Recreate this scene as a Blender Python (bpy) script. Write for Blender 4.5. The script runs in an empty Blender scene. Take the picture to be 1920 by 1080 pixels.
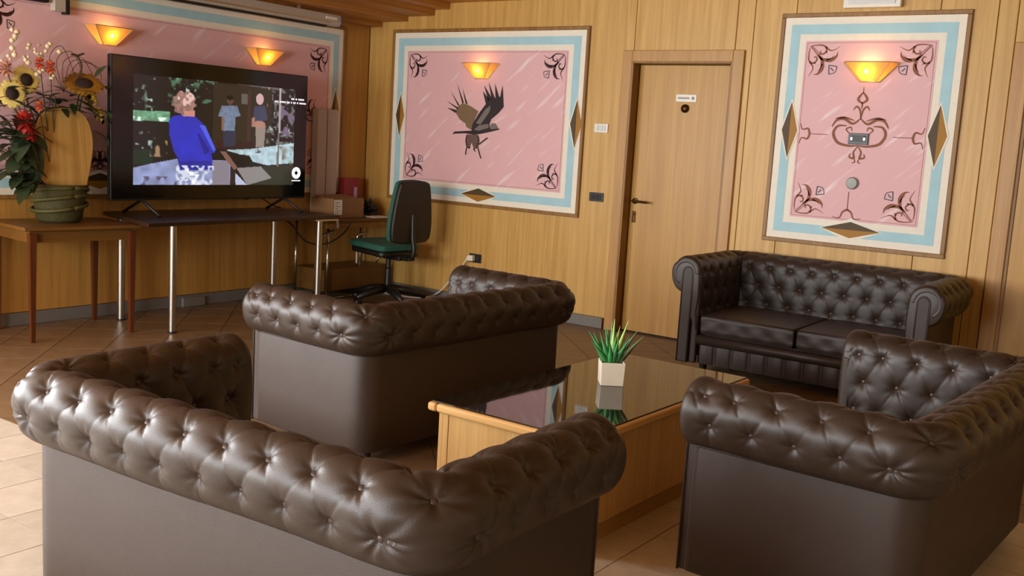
import bpy, bmesh, math, random
import numpy as np
from mathutils import Vector, Matrix, Euler
random.seed(7); np.random.seed(7)
PI = math.pi
S = bpy.context.scene
COL = S.collection

# ------------------------------------------------------------------ camera
cam = bpy.data.objects.new('camera', bpy.data.cameras.new('camera')); COL.objects.link(cam)
cam.location = (6.7263, -7.0280, 1.4485)
cam.rotation_euler = (1.42788, -0.058276, 0.622344)
cam.data.sensor_width = 36; cam.data.lens = 35.686; cam.data.clip_start = .05
S.camera = cam

# ------------------------------------------------------------------ world, daylight, exposure
w = bpy.data.worlds.new('world'); S.world = w; w.use_nodes = True
bg = w.node_tree.nodes['Background']; bg.inputs[0].default_value = (.75, .86, 1, 1); bg.inputs[1].default_value = .9
S.view_settings.view_transform = 'Standard'; S.view_settings.look = 'None'
S.view_settings.exposure = 0.0; S.view_settings.gamma = 1.0; S.view_settings.use_curve_mapping = False
S.cycles.use_denoising = True
S.cycles.max_bounces = 8; S.cycles.diffuse_bounces = 5; S.cycles.glossy_bounces = 4
S.cycles.sample_clamp_indirect = 6.0

def area(name, loc, rot, sx, sy, power, color):
    l = bpy.data.lights.new(name, 'AREA'); l.shape = 'RECTANGLE'; l.size = sx; l.size_y = sy
    l.energy = power; l.color = color
    o = bpy.data.objects.new(name, l); COL.objects.link(o); o.location = loc; o.rotation_euler = rot
    return o
WINS = [(0.5, 2.3), (3.0, 4.8)]       # window openings in the wall behind the camera
LWINS = [(-9.0, -7.4), (-7.1, -5.5)]  # window openings in the left wall, beside and behind the camera
for k, (a, b) in enumerate(WINS):
    area('daylight', ((a+b)/2, -9.40, 1.55), (PI/2, 0, 0), b-a, 1.4, (195, 235)[k], (.92, .97, 1))
for k, (a, b) in enumerate(LWINS):
    area('daylight', (-.12, (a+b)/2, 1.5), (0, -PI/2, 0), 1.5, b-a, (235, 285)[k], (.92, .97, 1))

# ------------------------------------------------------------------ helpers
def lin(h):
    if isinstance(h, str):
        h = h.lstrip('#'); c = [int(h[i:i+2], 16)/255 for i in (0, 2, 4)]
    else: c = [v/255 for v in h]
    return tuple(v/12.92 if v <= .04045 else ((v+.055)/1.055)**2.4 for v in c)
MATS = {}
def mat(name, col, rough=.5, metal=0., spec=.5, bump=None, emit=None, estr=1., coat=0.):
    if name in MATS: return MATS[name]
    m = bpy.data.materials.new(name); m.use_nodes = True; nt = m.node_tree
    p = nt.nodes['Principled BSDF']
    p.inputs['Base Color'].default_value = (*lin(col), 1); p.inputs['Roughness'].default_value = rough
    p.inputs['Metallic'].default_value = metal; p.inputs['Specular IOR Level'].default_value = spec
    p.inputs['Coat Weight'].default_value = coat
    if emit: p.inputs['Emission Color'].default_value = (*lin(emit), 1); p.inputs['Emission Strength'].default_value = estr
    tc = nt.nodes.new('ShaderNodeTexCoord'); nz = nt.nodes.new('ShaderNodeTexNoise')
    sc, st, var = bump if bump else (30, .02, .06)
    nz.inputs['Scale'].default_value = sc; nz.inputs['Detail'].default_value = 4
    nt.links.new(tc.outputs['Object'], nz.inputs['Vector'])
    mx = nt.nodes.new('ShaderNodeMix'); mx.data_type = 'RGBA'
    c = lin(col); mx.inputs[6].default_value = (*[v*(1-var) for v in c], 1); mx.inputs[7].default_value = (*[min(1, v*(1+var)) for v in c], 1)
    nt.links.new(nz.outputs['Fac'], mx.inputs[0]); nt.links.new(mx.outputs[2], p.inputs['Base Color'])
    b = nt.nodes.new('ShaderNodeBump'); b.inputs['Strength'].default_value = st; b.inputs['Distance'].default_value = .01
    nt.links.new(nz.outputs['Fac'], b.inputs['Height']); nt.links.new(b.outputs['Normal'], p.inputs['Normal'])
    MATS[name] = m; return m
def wood(name, c1, c2, axis=2, rough=.45, scale=26., vary=.12, spec=.4):
    if name in MATS: return MATS[name]
    m = bpy.data.materials.new(name); m.use_nodes = True; nt = m.node_tree; N = nt.nodes; L = nt.links
    p = N['Principled BSDF']; p.inputs['Roughness'].default_value = rough; p.inputs['Specular IOR Level'].default_value = spec
    tc = N.new('ShaderNodeTexCoord'); oi = N.new('ShaderNodeObjectInfo')
    mp = N.new('ShaderNodeMapping'); s = [scale]*3; s[axis] = scale*.035; mp.inputs['Scale'].default_value = s
    av = N.new('ShaderNodeVectorMath'); av.operation = 'MULTIPLY_ADD'
    cb = N.new('ShaderNodeCombineXYZ')
    for i in range(3): L.new(oi.outputs['Random'], cb.inputs[i])
    av.inputs[1].default_value = (9, 7, 5); L.new(cb.outputs[0], av.inputs[0]); L.new(tc.outputs['Object'], av.inputs[2])
    L.new(av.outputs[0], mp.inputs['Vector'])
    n1 = N.new('ShaderNodeTexNoise'); n1.inputs['Scale'].default_value = 1.; n1.inputs['Detail'].default_value = 5; n1.inputs['Roughness'].default_value = .6; n1.inputs['Distortion'].default_value = .4
    L.new(mp.outputs[0], n1.inputs['Vector'])
    mp2 = N.new('ShaderNodeMapping'); s2 = [scale*6]*3; s2[axis] = scale*.12; mp2.inputs['Scale'].default_value = s2
    L.new(av.outputs[0], mp2.inputs['Vector'])
    n2 = N.new('ShaderNodeTexNoise'); n2.inputs['Scale'].default_value = 1.; n2.inputs['Detail'].default_value = 2
    L.new(mp2.outputs[0], n2.inputs['Vector'])
    ad = N.new('ShaderNodeMath'); ad.operation = 'MULTIPLY_ADD'; ad.inputs[1].default_value = .35; L.new(n2.outputs['Fac'], ad.inputs[0]); L.new(n1.outputs['Fac'], ad.inputs[2])
    cr = N.new('ShaderNodeValToRGB'); cr.color_ramp.elements[0].position = .5; cr.color_ramp.elements[1].position = .84
    cr.color_ramp.elements[0].color = (*lin(c1), 1); cr.color_ramp.elements[1].color = (*lin(c2), 1)
    L.new(ad.outputs[0], cr.inputs[0])
    hv = N.new('ShaderNodeHueSaturation'); mr = N.new('ShaderNodeMapRange'); mr.inputs[3].default_value = 1-vary; mr.inputs[4].default_value = 1+vary*.6
    L.new(oi.outputs['Random'], mr.inputs[0]); L.new(mr.outputs[0], hv.inputs['Value']); L.new(cr.outputs[0], hv.inputs['Color'])
    L.new(hv.outputs[0], p.inputs['Base Color'])
    b = N.new('ShaderNodeBump'); b.inputs['Strength'].default_value = .08; b.inputs['Distance'].default_value = .004
    L.new(n2.outputs['Fac'], b.inputs['Height']); L.new(b.outputs['Normal'], p.inputs['Normal'])
    MATS[name] = m; return m

class G:
    """collects shapes into one mesh"""
    def __init__(s): s.v = []; s.f = []
    def add(s, v, f):
        o = len(s.v); s.v += [tuple(x) for x in v]; s.f += [tuple(i+o for i in q) for q in f]; return s
    def box(s, x0, x1, y0, y1, z0, z1, M=None):
        v = [(x, y, z) for z in (z0, z1) for y in (y0, y1) for x in (x0, x1)]
        if M is not None: v = [tuple(M @ Vector(q)) for q in v]
        return s.add(v, [(0, 2, 3, 1), (4, 5, 7, 6), (0, 1, 5, 4), (2, 6, 7, 3), (0, 4, 6, 2), (1, 3, 7, 5)])
    def prism(s, pts, z0, z1, axis=2, M=None):
        """polygon pts (2d, counter-clockwise) extruded along axis"""
        n = len(pts)
        def P(a, b, c): return {2: (a, b, c), 1: (a, c, b), 0: (c, a, b)}[axis]
        v = [P(a, b, z0) for a, b in pts] + [P(a, b, z1) for a, b in pts]
        if M is not None: v = [tuple(M @ Vector(q)) for q in v]
        f = [tuple(range(n-1, -1, -1)), tuple(range(n, 2*n))] + [(i, (i+1) % n, n+(i+1) % n, n+i) for i in range(n)]
        if axis == 1: f = [q[::-1] for q in f]
        return s.add(v, f)
    def tube(s, path, r, n=10, cap=True):
        P = [Vector(p) for p in path]; R = r if isinstance(r, (list, tuple)) else [r]*len(P)
        t0 = (P[1]-P[0]).normalized(); a = Vector((0, 0, 1)) if abs(t0.z) < .9 else Vector((1, 0, 0))
        u = t0.cross(a).normalized(); v = []; f = []
        for i, p in enumerate(P):
            t = (P[min(i+1, len(P)-1)]-P[max(i-1, 0)]).normalized()
            u = (u-t*u.dot(t)).normalized(); w_ = t.cross(u)
            v += [tuple(p+(u*math.cos(2*PI*k/n)+w_*math.sin(2*PI*k/n))*R[i]) for k in range(n)]
        for i in range(len(P)-1):
            f += [(i*n+k, i*n+(k+1) % n, (i+1)*n+(k+1) % n, (i+1)*n+k) for k in range(n)]
        if cap: f += [tuple(range(n-1, -1, -1)), tuple((len(P)-1)*n+k for k in range(n))]
        return s.add(v, f)
    def lathe(s, prof, n=24, M=None, cap=True):
        v = []; f = []
        for r, z in prof: v += [(r*math.cos(2*PI*k/n), r*math.sin(2*PI*k/n), z) for k in range(n)]
        m = len(prof)
        for i in range(m-1): f += [(i*n+k, i*n+(k+1) % n, (i+1)*n+(k+1) % n, (i+1)*n+k) for k in range(n)]
        if cap: f += [tuple(range(n-1, -1, -1)), tuple((m-1)*n+k for k in range(n))]
        if M is not None: v = [tuple(M @ Vector(q)) for q in v]
        return s.add(v, f)
    def poly(s, pts): return s.add(pts, [tuple(range(len(pts)))])
    def ribbon(s, pts, wd, y=0.):
        """flat tapered stroke in the local x-z plane (normal -y)"""
        P = [Vector((p[0], 0, p[1])) for p in pts]; n = len(P); v = []; f = []
        for i, p in enumerate(P):
            t = (P[min(i+1, n-1)]-P[max(i-1, 0)]).normalized(); nn = Vector((-t.z, 0, t.x))
            w_ = wd(i/(n-1)) if callable(wd) else wd
            v += [tuple(p+nn*w_/2+Vector((0, y, 0))), tuple(p-nn*w_/2+Vector((0, y, 0)))]
        for i in range(n-1): f.append((2*i, 2*i+1, 2*i+3, 2*i+2))
        return s.add(v, f)
    def mesh(s, name):
        me = bpy.data.meshes.new(name); me.from_pydata(s.v, [], s.f); me.update(); return me
    def obj(s, name, m, parent=None, smooth=False, bevel=0., seg=2, label=None, loc=None, auto=None, sub=0):
        o = bpy.data.objects.new(name, s.mesh(name)); COL.objects.link(o)
        o.data.materials.append(m)
        if parent is not None: o.parent = parent
        if loc is not None: o.location = loc
        if smooth: o.data.polygons.foreach_set('use_smooth', [True]*len(o.data.polygons))
        if bevel:
            b = o.modifiers.new('b', 'BEVEL'); b.width = bevel; b.segments = seg; b.limit_method = 'ANGLE'; b.angle_limit = .6
            if seg > 1:
                o.data.polygons.foreach_set('use_smooth', [True]*len(o.data.polygons)); b.harden_normals = True
        if sub: q = o.modifiers.new('s', 'SUBSURF'); q.levels = sub; q.render_levels = sub
        if auto:
            o.data.polygons.foreach_set('use_smooth', [True]*len(o.data.polygons))
            try: o.data.set_sharp_from_angle(angle=auto)
            except Exception: pass
        if label: o['label'] = label
        return o
def tag(o, label, cat, group=None):
    o['label'] = label; o['category'] = cat
    if group: o['group'] = group
    return o
def thing(name, label, cat, loc=(0, 0, 0), rot=(0, 0, 0), group=None):
    o = bpy.data.objects.new(name, None); COL.objects.link(o); o.location = loc; o.rotation_euler = rot
    return tag(o, label, cat, group)
def struct(o): o['kind'] = 'structure'; return o
def dup(root, loc, rot, label):
    def cp(o, par):
        c = o.copy(); COL.objects.link(c)
        if par is not None: c.parent = par
        for ch in [q for q in KIDS.get(o.name, [])]: cp(ch, c)
        return c
    KIDS = {}
    def walk(o):
        KIDS[o.name] = list(o.children)
        for q in o.children: walk(q)
    walk(root)
    r = cp(root, None); r.location = loc; r.rotation_euler = rot; r['label'] = label
    return r
def bez(p, n=14):
    """smooth curve through control points (Catmull-Rom)"""
    P = [p[0]]+list(p)+[p[-1]]; out = []
    for i in range(1, len(P)-2):
        a, b, c, d = [np.array(q, float) for q in P[i-1:i+3]]
        for k in range(n):
            t = k/n; out.append(tuple(.5*(2*b+(c-a)*t+(2*a-5*b+4*c-d)*t*t+(3*b-a-3*c+d)*t**3)))
    out.append(tuple(map(float, p[-1]))); return out

# ------------------------------------------------------------------ materials
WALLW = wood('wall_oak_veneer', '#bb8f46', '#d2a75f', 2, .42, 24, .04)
LEFTW = wood('shaded_left_wall_veneer', '#a97834', '#c08e48', 2, .42, 24, .04)  # oak veneer darkened: the left wall's dimmer light is put into the colour
DOORW = wood('door_oak_veneer', '#ae7f39', '#c19448', 2, .4, 18, .0)
TRIMW = wood('oak_trim', '#a87a3c', '#bd8f4e', 2, .4, 24, .0)
DARKW = wood('dark_oak_frame', '#805728', '#97703a', 2, .45, 24, .0)
TABW = wood('coffee_table_oak', '#c09658', '#d6ae70', 2, .38, 22, .04)
TABR = wood('coffee_table_rim', '#cf9f5c', '#e2b878', 1, .35, 22, .0)
CEILW = wood('ceiling_pine', '#a06a2a', '#bc843c', 1, .5, 20, .12)
CHERRY = wood('red_brown_wood', '#60401a', '#704c20', 1, .35, 22, .0)
CHERRYL = wood('dark_red_leg_wood', '#4c240c', '#5c2e12', 2, .4, 22, .0)
WENGE = wood('dark_wenge', '#2a1a10', '#3a2618', 1, .32, 30, .0)
CREAM = mat('mural_cream', '#ece4d2', .6)
BLUE = mat('mural_blue', '#a6cdd6', .6, bump=(8, .0, .12))
GOLD = mat('mural_ochre', '#a2700a', .6)
UMBER = mat('mural_umber', '#4c3814', .6)
INK = mat('mural_brown_ink', '#84491f', .6, bump=(25, 0, .35))
INKD = mat('mural_dark_ink', '#3a1a1a', .6, bump=(25, 0, .3))
SLATE = mat('mural_slate', '#4a5058', .6)
SKIRT = mat('grey_skirting', '#6f6a66', .5)
METAL = mat('brushed_metal', '#b9b4ac', .28, 1.)
CHROME = mat('chrome', '#c9c6c0', .15, 1.)
BLACKP = mat('black_plastic', '#17120f', .45)
BLACKG = mat('gloss_black', '#0a0808', .12, spec=.5)
WHITEP = mat('white_plastic', '#e6e2d6', .4)
BRONZE = mat('bronze', '#4a3018', .35, .8)

def pink_mat():
    m = bpy.data.materials.new('mural_pink'); m.use_nodes = True; nt = m.node_tree; N = nt.nodes; L = nt.links
    p = N['Principled BSDF']; p.inputs['Roughness'].default_value = .6; p.inputs['Specular IOR Level'].default_value = .3
    tc = N.new('ShaderNodeTexCoord'); mp = N.new('ShaderNodeMapping'); mp.vector_type = 'TEXTURE'
    mp.inputs['Rotation'].default_value = (0, math.radians(-40), 0); mp.inputs['Scale'].default_value = (.34, 1, .05)
    L.new(tc.outputs['Object'], mp.inputs['Vector'])
    n = N.new('ShaderNodeTexNoise'); n.inputs['Scale'].default_value = 1.; n.inputs['Detail'].default_value = 1.2; L.new(mp.outputs[0], n.inputs['Vector'])
    cr = N.new('ShaderNodeValToRGB'); e = cr.color_ramp.elements
    e[0].position = .6; e[0].color = (*lin('#e4b6b8'), 1); e[1].position = .82; e[1].color = (*lin('#f4e2e2'), 1)
    L.new(n.outputs['Fac'], cr.inputs[0]); L.new(cr.outputs[0], p.inputs['Base Color'])
    return m
PINK = pink_mat()

def leather_mat(name, base, rough):
    m = bpy.data.materials.new(name); m.use_nodes = True; nt = m.node_tree; N = nt.nodes; L = nt.links
    p = N['Principled BSDF']; p.inputs['Base Color'].default_value = (*lin(base), 1)
    p.inputs['Specular IOR Level'].default_value = .45
    tc = N.new('ShaderNodeTexCoord')
    v = N.new('ShaderNodeTexVoronoi'); v.inputs['Scale'].default_value = 420; L.new(tc.outputs['Object'], v.inputs['Vector'])
    n = N.new('ShaderNodeTexNoise'); n.inputs['Scale'].default_value = 7; n.inputs['Detail'].default_value = 5; L.new(tc.outputs['Object'], n.inputs['Vector'])
    mr = N.new('ShaderNodeMapRange'); mr.inputs[3].default_value = rough-.04; mr.inputs[4].default_value = rough+.08
    L.new(n.outputs['Fac'], mr.inputs[0]); L.new(mr.outputs[0], p.inputs['Roughness'])
    ad = N.new('ShaderNodeMath'); ad.operation = 'MULTIPLY_ADD'; ad.inputs[1].default_value = .12; L.new(v.outputs['Distance'], ad.inputs[0]); L.new(n.outputs['Fac'], ad.inputs[2])
    b = N.new('ShaderNodeBump'); b.inputs['Strength'].default_value = .18; b.inputs['Distance'].default_value = .012
    L.new(ad.outputs[0], b.inputs['Height']); L.new(b.outputs['Normal'], p.inputs['Normal'])
    return m
LEATH = leather_mat('brown_leather', '#33271f', .42)
LEATHP = leather_mat('brown_leather_panel', '#372a23', .52)
BUTTON = leather_mat('brown_leather_button', '#42342e', .34)

# ------------------------------------------------------------------ room shell
RX, FY, CZ = 8.5, -9.3, 2.61
# walls behind the visible skin
g = G(); g.box(-.15, 2.79, .025, .2, 0, 2.9); g.box(3.62, RX+.15, .025, .2, 0, 2.9); g.box(2.79, 3.62, .025, .2, 2.115, 2.9); g.box(2.79, 3.62, .15, .2, 0, 2.115)
wall_back = struct(g.obj('wall_back', WALLW))
g = G(); prev = FY
for a, b in LWINS: g.box(-.15, -.025, prev, a, 0, 2.9); g.box(-.15, -.025, a, b, 0, .75); g.box(-.15, -.025, a, b, 2.25, 2.9); prev = b
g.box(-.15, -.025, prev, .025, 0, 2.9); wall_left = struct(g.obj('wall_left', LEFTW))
g = G(); g.box(RX, RX+.15, FY, .025, 0, 2.9); wall_right = struct(g.obj('wall_right', mat('cream_plaster', '#c9b590', .8)))  # unseen right wall; pale finish chosen to bounce light onto right-facing sides
g = G(); prev = -.15
for a, b in WINS: g.box(prev, a, FY-.15, FY, 0, 2.9); g.box(a, b, FY-.15, FY, 0, .8); g.box(a, b, FY-.15, FY, 2.3, 2.9); prev = b
g.box(prev, RX+.15, FY-.15, FY, 0, 2.9)
wall_front = struct(g.obj('wall_front', mat('cream_plaster', '#c9b590', .8)))
# veneer panels with open joints
def panels(wall, seams, z0, z1, place, m, holes=()):
    for a, b in zip(seams[:-1], seams[1:]):
        spans = [(z0, z1)]
        for (ha, hb, hz) in holes:
            if a >= ha-1e-3 and b <= hb+1e-3: spans = [(hz, z1)]
        for s0, s1 in spans:
            q = G(); p = place(a+.002, b-.002); q.box(p[0], p[1], p[2], p[3], s0, s1)
            q.obj('panel', m, wall, bevel=.003, seg=1)
panels(wall_back, [0, 2.79], .09, CZ+.02, lambda a, b: (a, b, 0, .024), WALLW)
panels(wall_back, [2.79, 3.62], 2.115, CZ+.02, lambda a, b: (a, b, 0, .024), WALLW)
panels(wall_back, [3.62, 3.752, 4.057, 5.011, 5.356, 5.47, 7.0, RX], .0, CZ+.02, lambda a, b: (a, b, 0, .024), WALLW)
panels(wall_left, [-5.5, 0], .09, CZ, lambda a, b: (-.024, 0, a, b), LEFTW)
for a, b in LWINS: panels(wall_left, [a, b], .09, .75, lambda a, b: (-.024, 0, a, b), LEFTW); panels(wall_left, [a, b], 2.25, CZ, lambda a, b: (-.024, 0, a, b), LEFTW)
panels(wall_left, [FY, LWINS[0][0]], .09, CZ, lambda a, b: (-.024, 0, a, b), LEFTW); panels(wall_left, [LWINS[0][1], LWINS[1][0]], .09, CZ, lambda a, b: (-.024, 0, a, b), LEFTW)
# window frames beside and behind the camera
for k, (a, b) in enumerate(LWINS):
    q = G(); z0, z1 = .75, 2.25
    q.box(-.1, -.03, a, b, z0, z0+.06); q.box(-.1, -.03, a, b, z1-.06, z1); q.box(-.1, -.03, a, a+.06, z0, z1); q.box(-.1, -.03, b-.06, b, z0, z1); q.box(-.1, -.03, (a+b)/2-.03, (a+b)/2+.03, z0, z1)
    struct(q.obj('window_%d' % (k+3), mat('window_wood', '#8a6236', .5)))
for k, (a, b) in enumerate(WINS):
    q = G(); z0, z1 = .8, 2.3
    q.box(a, b, FY-.12, FY-.04, z0, z0+.06); q.box(a, b, FY-.12, FY-.04, z1-.06, z1); q.box(a, a+.06, FY-.12, FY-.04, z0, z1); q.box(b-.06, b, FY-.12, FY-.04, z0, z1); q.box((a+b)/2-.03, (a+b)/2+.03, FY-.12, FY-.04, z0, z1)
    struct(q.obj('window_%d' % (k+1), mat('window_wood', '#8a6236', .5)))
# baseboards
g = G(); g.box(0, 2.685, -.014, 0, 0, .088); struct(g.obj('baseboard_back', SKIRT, bevel=.004))
g = G(); g.box(0, .014, FY, 0, 0, .088); struct(g.obj('baseboard_left', SKIRT, bevel=.004))
# ceiling: flat boards plus three stepped courses by the left wall
g = G(); g.box(-.15, RX+.15, FY-.15, .2, CZ+.02, CZ+.3); ceiling = struct(g.obj('ceiling', CEILW))
x = .945
while x < RX:
    x2 = min(x+.31, RX); q = G(); q.box(x+.003, x2-.003, FY, 0, CZ, CZ+.02); q.obj('plank', CEILW, ceiling, bevel=.003, seg=1); x = x2
for (a, b, z0, z1) in ((-.0, .155, 2.418, 2.475), (.10, .465, 2.462, 2.515), (.40, .775, 2.505, 2.56), (.70, .945, 2.556, 2.615)):
    q = G(); q.box(a+.002, b-.002, FY, -.001, z0, z1); q.obj('plank', CEILW, ceiling, bevel=.006, seg=2)

# floor tiles
def tile_mat(name, c1, c2):
    FT = bpy.data.materials.new(name); FT.use_nodes = True
    nt = FT.node_tree; N = nt.nodes; p = N['Principled BSDF']; p.inputs['Roughness'].default_value = .38; p.inputs['Specular IOR Level'].default_value = .4
    tc = N.new('ShaderNodeTexCoord'); n = N.new('ShaderNodeTexNoise'); n.inputs['Scale'].default_value = 9; n.inputs['Detail'].default_value = 6; n.inputs['Roughness'].default_value = .65
    nt.links.new(tc.outputs['Object'], n.inputs['Vector'])
    cr = N.new('ShaderNodeValToRGB'); cr.color_ramp.elements[0].position = .3; cr.color_ramp.elements[1].position = .75
    cr.color_ramp.elements[0].color = (*lin(c1), 1); cr.color_ramp.elements[1].color = (*lin(c2), 1)
    nt.links.new(n.outputs['Fac'], cr.inputs[0])
    oi = N.new('ShaderNodeObjectInfo'); mr = N.new('ShaderNodeMapRange'); mr.inputs[3].default_value = .93; mr.inputs[4].default_value = 1.05
    nt.links.new(oi.outputs['Random'], mr.inputs[0]); hs = N.new('ShaderNodeHueSaturation'); nt.links.new(mr.outputs[0], hs.inputs['Value']); nt.links.new(cr.outputs[0], hs.inputs['Color'])
    nt.links.new(hs.outputs[0], p.inputs['Base Color']); return FT
FT = tile_mat('beige_floor_tile', '#b6ab9a', '#cec4b4'); FTB = tile_mat('brown_floor_tile', '#6b543c', '#84694c')
GROUT = mat('floor_grout', '#6e6152', .8)
g = G(); g.box(-.15, RX+.15, FY-.15, .2, -.12, -.004); floor = struct(g.obj('floor', GROUT))
T = .305; XB = 5.096-3*T; YA = -3.962-2*T; YB = -3.962+5*T      # brown diagonal tiles fill the L left of XB above YA and right of it above YB
def clip(poly, a, b, c):
    out = []
    for i in range(len(poly)):
        p, q = poly[i], poly[(i+1) % len(poly)]; dp = a*p[0]+b*p[1]-c; dq = a*q[0]+b*q[1]-c
        if dp >= 0: out.append(p)
        if dp*dq < 0: t = dp/(dp-dq); out.append((p[0]+t*(q[0]-p[0]), p[1]+t*(q[1]-p[1])))
    return out
tiles = []; brown = set()
gp = .0022
for i in range(-18, 13):
    for j in range(-19, 5):
        x0, y0 = 5.096+i*T, -3.962+j*T
        if x0 < XB-.01 and y0 > YA-.01: continue
        P = [(x0+gp, y0+gp), (x0+T-gp, y0+gp), (x0+T-gp, y0+T-gp), (x0+gp, y0+T-gp)]
        for c in ((1, 0, 0), (-1, 0, -RX), (0, 1, FY)): P = clip(P, *c) if P else P
        if len(P) > 2: tiles.append(P)
D_ = .318; r2 = 1/math.sqrt(2)
for i in range(-12, 40):
    for j in range(-12, 40):
        # u = (x+y)/sqrt2, v = (x-y)/sqrt2
        u0, v0 = 2.15*r2+(i-14)*D_, j*D_-.1
        P = []
        for u, v in ((u0+gp, v0+gp), (u0+D_-gp, v0+gp), (u0+D_-gp, v0+D_-gp), (u0+gp, v0+D_-gp)): P.append(((u+v)*r2, (u-v)*r2))
        P = P[::-1]
        for zone in (((1, 0, 0), (-1, 0, -XB), (0, 1, YA+gp), (0, -1, .0)), ((1, 0, XB), (-1, 0, -RX), (0, 1, YB+gp), (0, -1, .0))):
            Q = P
            for c in zone: Q = clip(Q, *c) if Q else Q
            if len(Q) > 2 and abs(sum(Q[k][0]*Q[k-1][1]-Q[k-1][0]*Q[k][1] for k in range(len(Q)))) > 2e-4: tiles.append(Q); brown.add(len(tiles)-1)
CI = Euler(cam.rotation_euler).to_matrix().inverted()
def pix(p):
    q = CI @ (Vector(p)-cam.location)
    if q.z > -.1: return None
    return 960-1903.2*q.x/q.z, 540+1903.2*q.y/q.z
FOOT = [(3.72, 5.38, -5.4, -4.5), (2.8, 3.72, -3.75, -2.1), (3.7, 5.35, -1., 0), (5.3, 6.15, -3.95, -2.3), (4.3, 5., -4.1, -2.66)]
vis = []; rest = []
for ti, P in enumerate(tiles):
    c = (sum(q[0] for q in P)/len(P), sum(q[1] for q in P)/len(P))
    ok = False
    if not any(a < c[0] < b and d < c[1] < e for a, b, d, e in FOOT):
        for q in P+[c]:
            s = pix((q[0], q[1], 0))
            if s and 0 <= s[0] <= 1920 and 330 <= s[1] <= 1080: ok = True
    (vis if ok else rest).append((((c[0]-cam.location.x)**2+(c[1]-cam.location.y)**2), P, ti in brown))
vis.sort(key=lambda q: q[0]); rest += vis[298:]; vis = vis[:298]
TM = {}
for _, P, br in vis:
    cx = sum(q[0] for q in P)/len(P); cy = sum(q[1] for q in P)/len(P)
    key = (br,)+tuple((round(a-cx, 3), round(b-cy, 3)) for a, b in P)
    if key not in TM:
        q = G(); q.prism([(a-cx, b-cy) for a, b in P], -.008, 0); TM[key] = q.mesh('tile'); TM[key].materials.append(FTB if br else FT)
    o = bpy.data.objects.new('tile', TM[key]); COL.objects.link(o); o.location = (cx, cy, 0); o.parent = floor
for flag, m_ in ((False, FT), (True, FTB)):
    q = G()
    for _, P, br in rest:
        if br == flag: q.prism(P, -.008, 0)
    o = q.obj('brown_floor_tiles' if flag else 'floor_tiles', m_, floor); o['kind'] = 'stuff'

# ------------------------------------------------------------------ doors
def casing(q, x0, x1, zt, wd=.09, th=.022):
    q.box(x0-wd, x0, -th, .0, 0, zt+wd); q.box(x1, x1+wd, -th, .0, 0, zt+wd); q.box(x0, x1, -th, .0, zt, zt+wd)
door = bpy.data.objects.new('door_1', None); COL.objects.link(door); struct(door)
q = G(); casing(q, 2.79, 3.62, 2.115, .085); q.obj('casing', TRIMW, door, bevel=.006)
q = G(); q.box(2.77, 2.806, -.018, .15, 0, 2.13); q.box(3.604, 3.64, -.018, .15, 0, 2.13); q.box(2.806, 3.604, -.018, .15, 2.102, 2.13); q.obj('jamb', wood('shaded_jamb_oak', '#7a5020', '#94682e', 2, .4, 24, 0), door, bevel=.004)  # jamb wood darkened: shade of the door reveal painted into its colour
q = G(); q.box(2.811, 3.599, .085, .127, .008, 2.098); q.obj('door_leaf', DOORW, door, bevel=.003)
h = G(); h.tube([(2.853, .085, 1.045), (2.853, .035, 1.045), (2.862, .023, 1.045), (2.985, .023, 1.043)], .0095, 10); h.lathe([(.024, 0), (.024, .008), (.012, .012)], 18, Matrix.Translation((2.853, .085, 1.045)) @ Matrix.Rotation(PI/2, 4, 'X'))
h.obj('door_handle', BRONZE, door, auto=.6)
h = G(); h.box(2.836, 2.866, .077, .085, .875, .965); h.tube([(2.851, .079, .94), (2.851, .065, .94)], .008, 10); h.obj('lock_plate', BRONZE, door, bevel=.003)
h = G(); h.box(3.14, 3.31, .079, .085, 1.825, 1.88); sg = h.obj('door_sign', WHITEP, bevel=.002); tag(sg, 'small white sign plate screwed to the oak door', 'sign')
h = G()
for k in range(7): h.box(3.158+k*.0135, 3.158+k*.0135+.010, .0775, .0788, 1.846, 1.860)
h.obj('printed_text', mat('grey_print', '#8d8a84', .6), sg); h = G(); h.lathe([(.012, 0), (.012, .0012)], 16, Matrix.Translation((3.282, .079, 1.853)) @ Matrix.Rotation(PI/2, 4, 'X')); h.obj('printed_dot', mat('grey_print', '#8d8a84', .6), sg)
h = G(); h.lathe([(.032, 0), (.032, .012), (.02, .022), (.006, .026)], 20, Matrix.Translation((3.222, .085, 1.775)) @ Matrix.Rotation(PI/2, 4, 'X')); k = h.obj('door_knocker', BRONZE, auto=.6); tag(k, 'round bronze knob fixed below the white door sign', 'knob')
door2 = bpy.data.objects.new('door_2', None); COL.objects.link(door2); struct(door2)
q = G(); q.box(5.475, 5.572, -.024, 0, 0, 2.24); q.box(5.572, 6.5, -.024, 0, 2.15, 2.24); q.box(6.41, 6.5, -.024, 0, 0, 2.15); q.obj('casing', TRIMW, door2, bevel=.006)
q = G(); q.box(5.572, 5.59, -.012, 0, 0, 2.15); q.obj('jamb', DARKW, door2)
q = G(); q.box(5.594, 6.405, -.006, 0, .008, 2.145); q.obj('door_leaf', DOORW, door2, bevel=.003)

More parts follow.
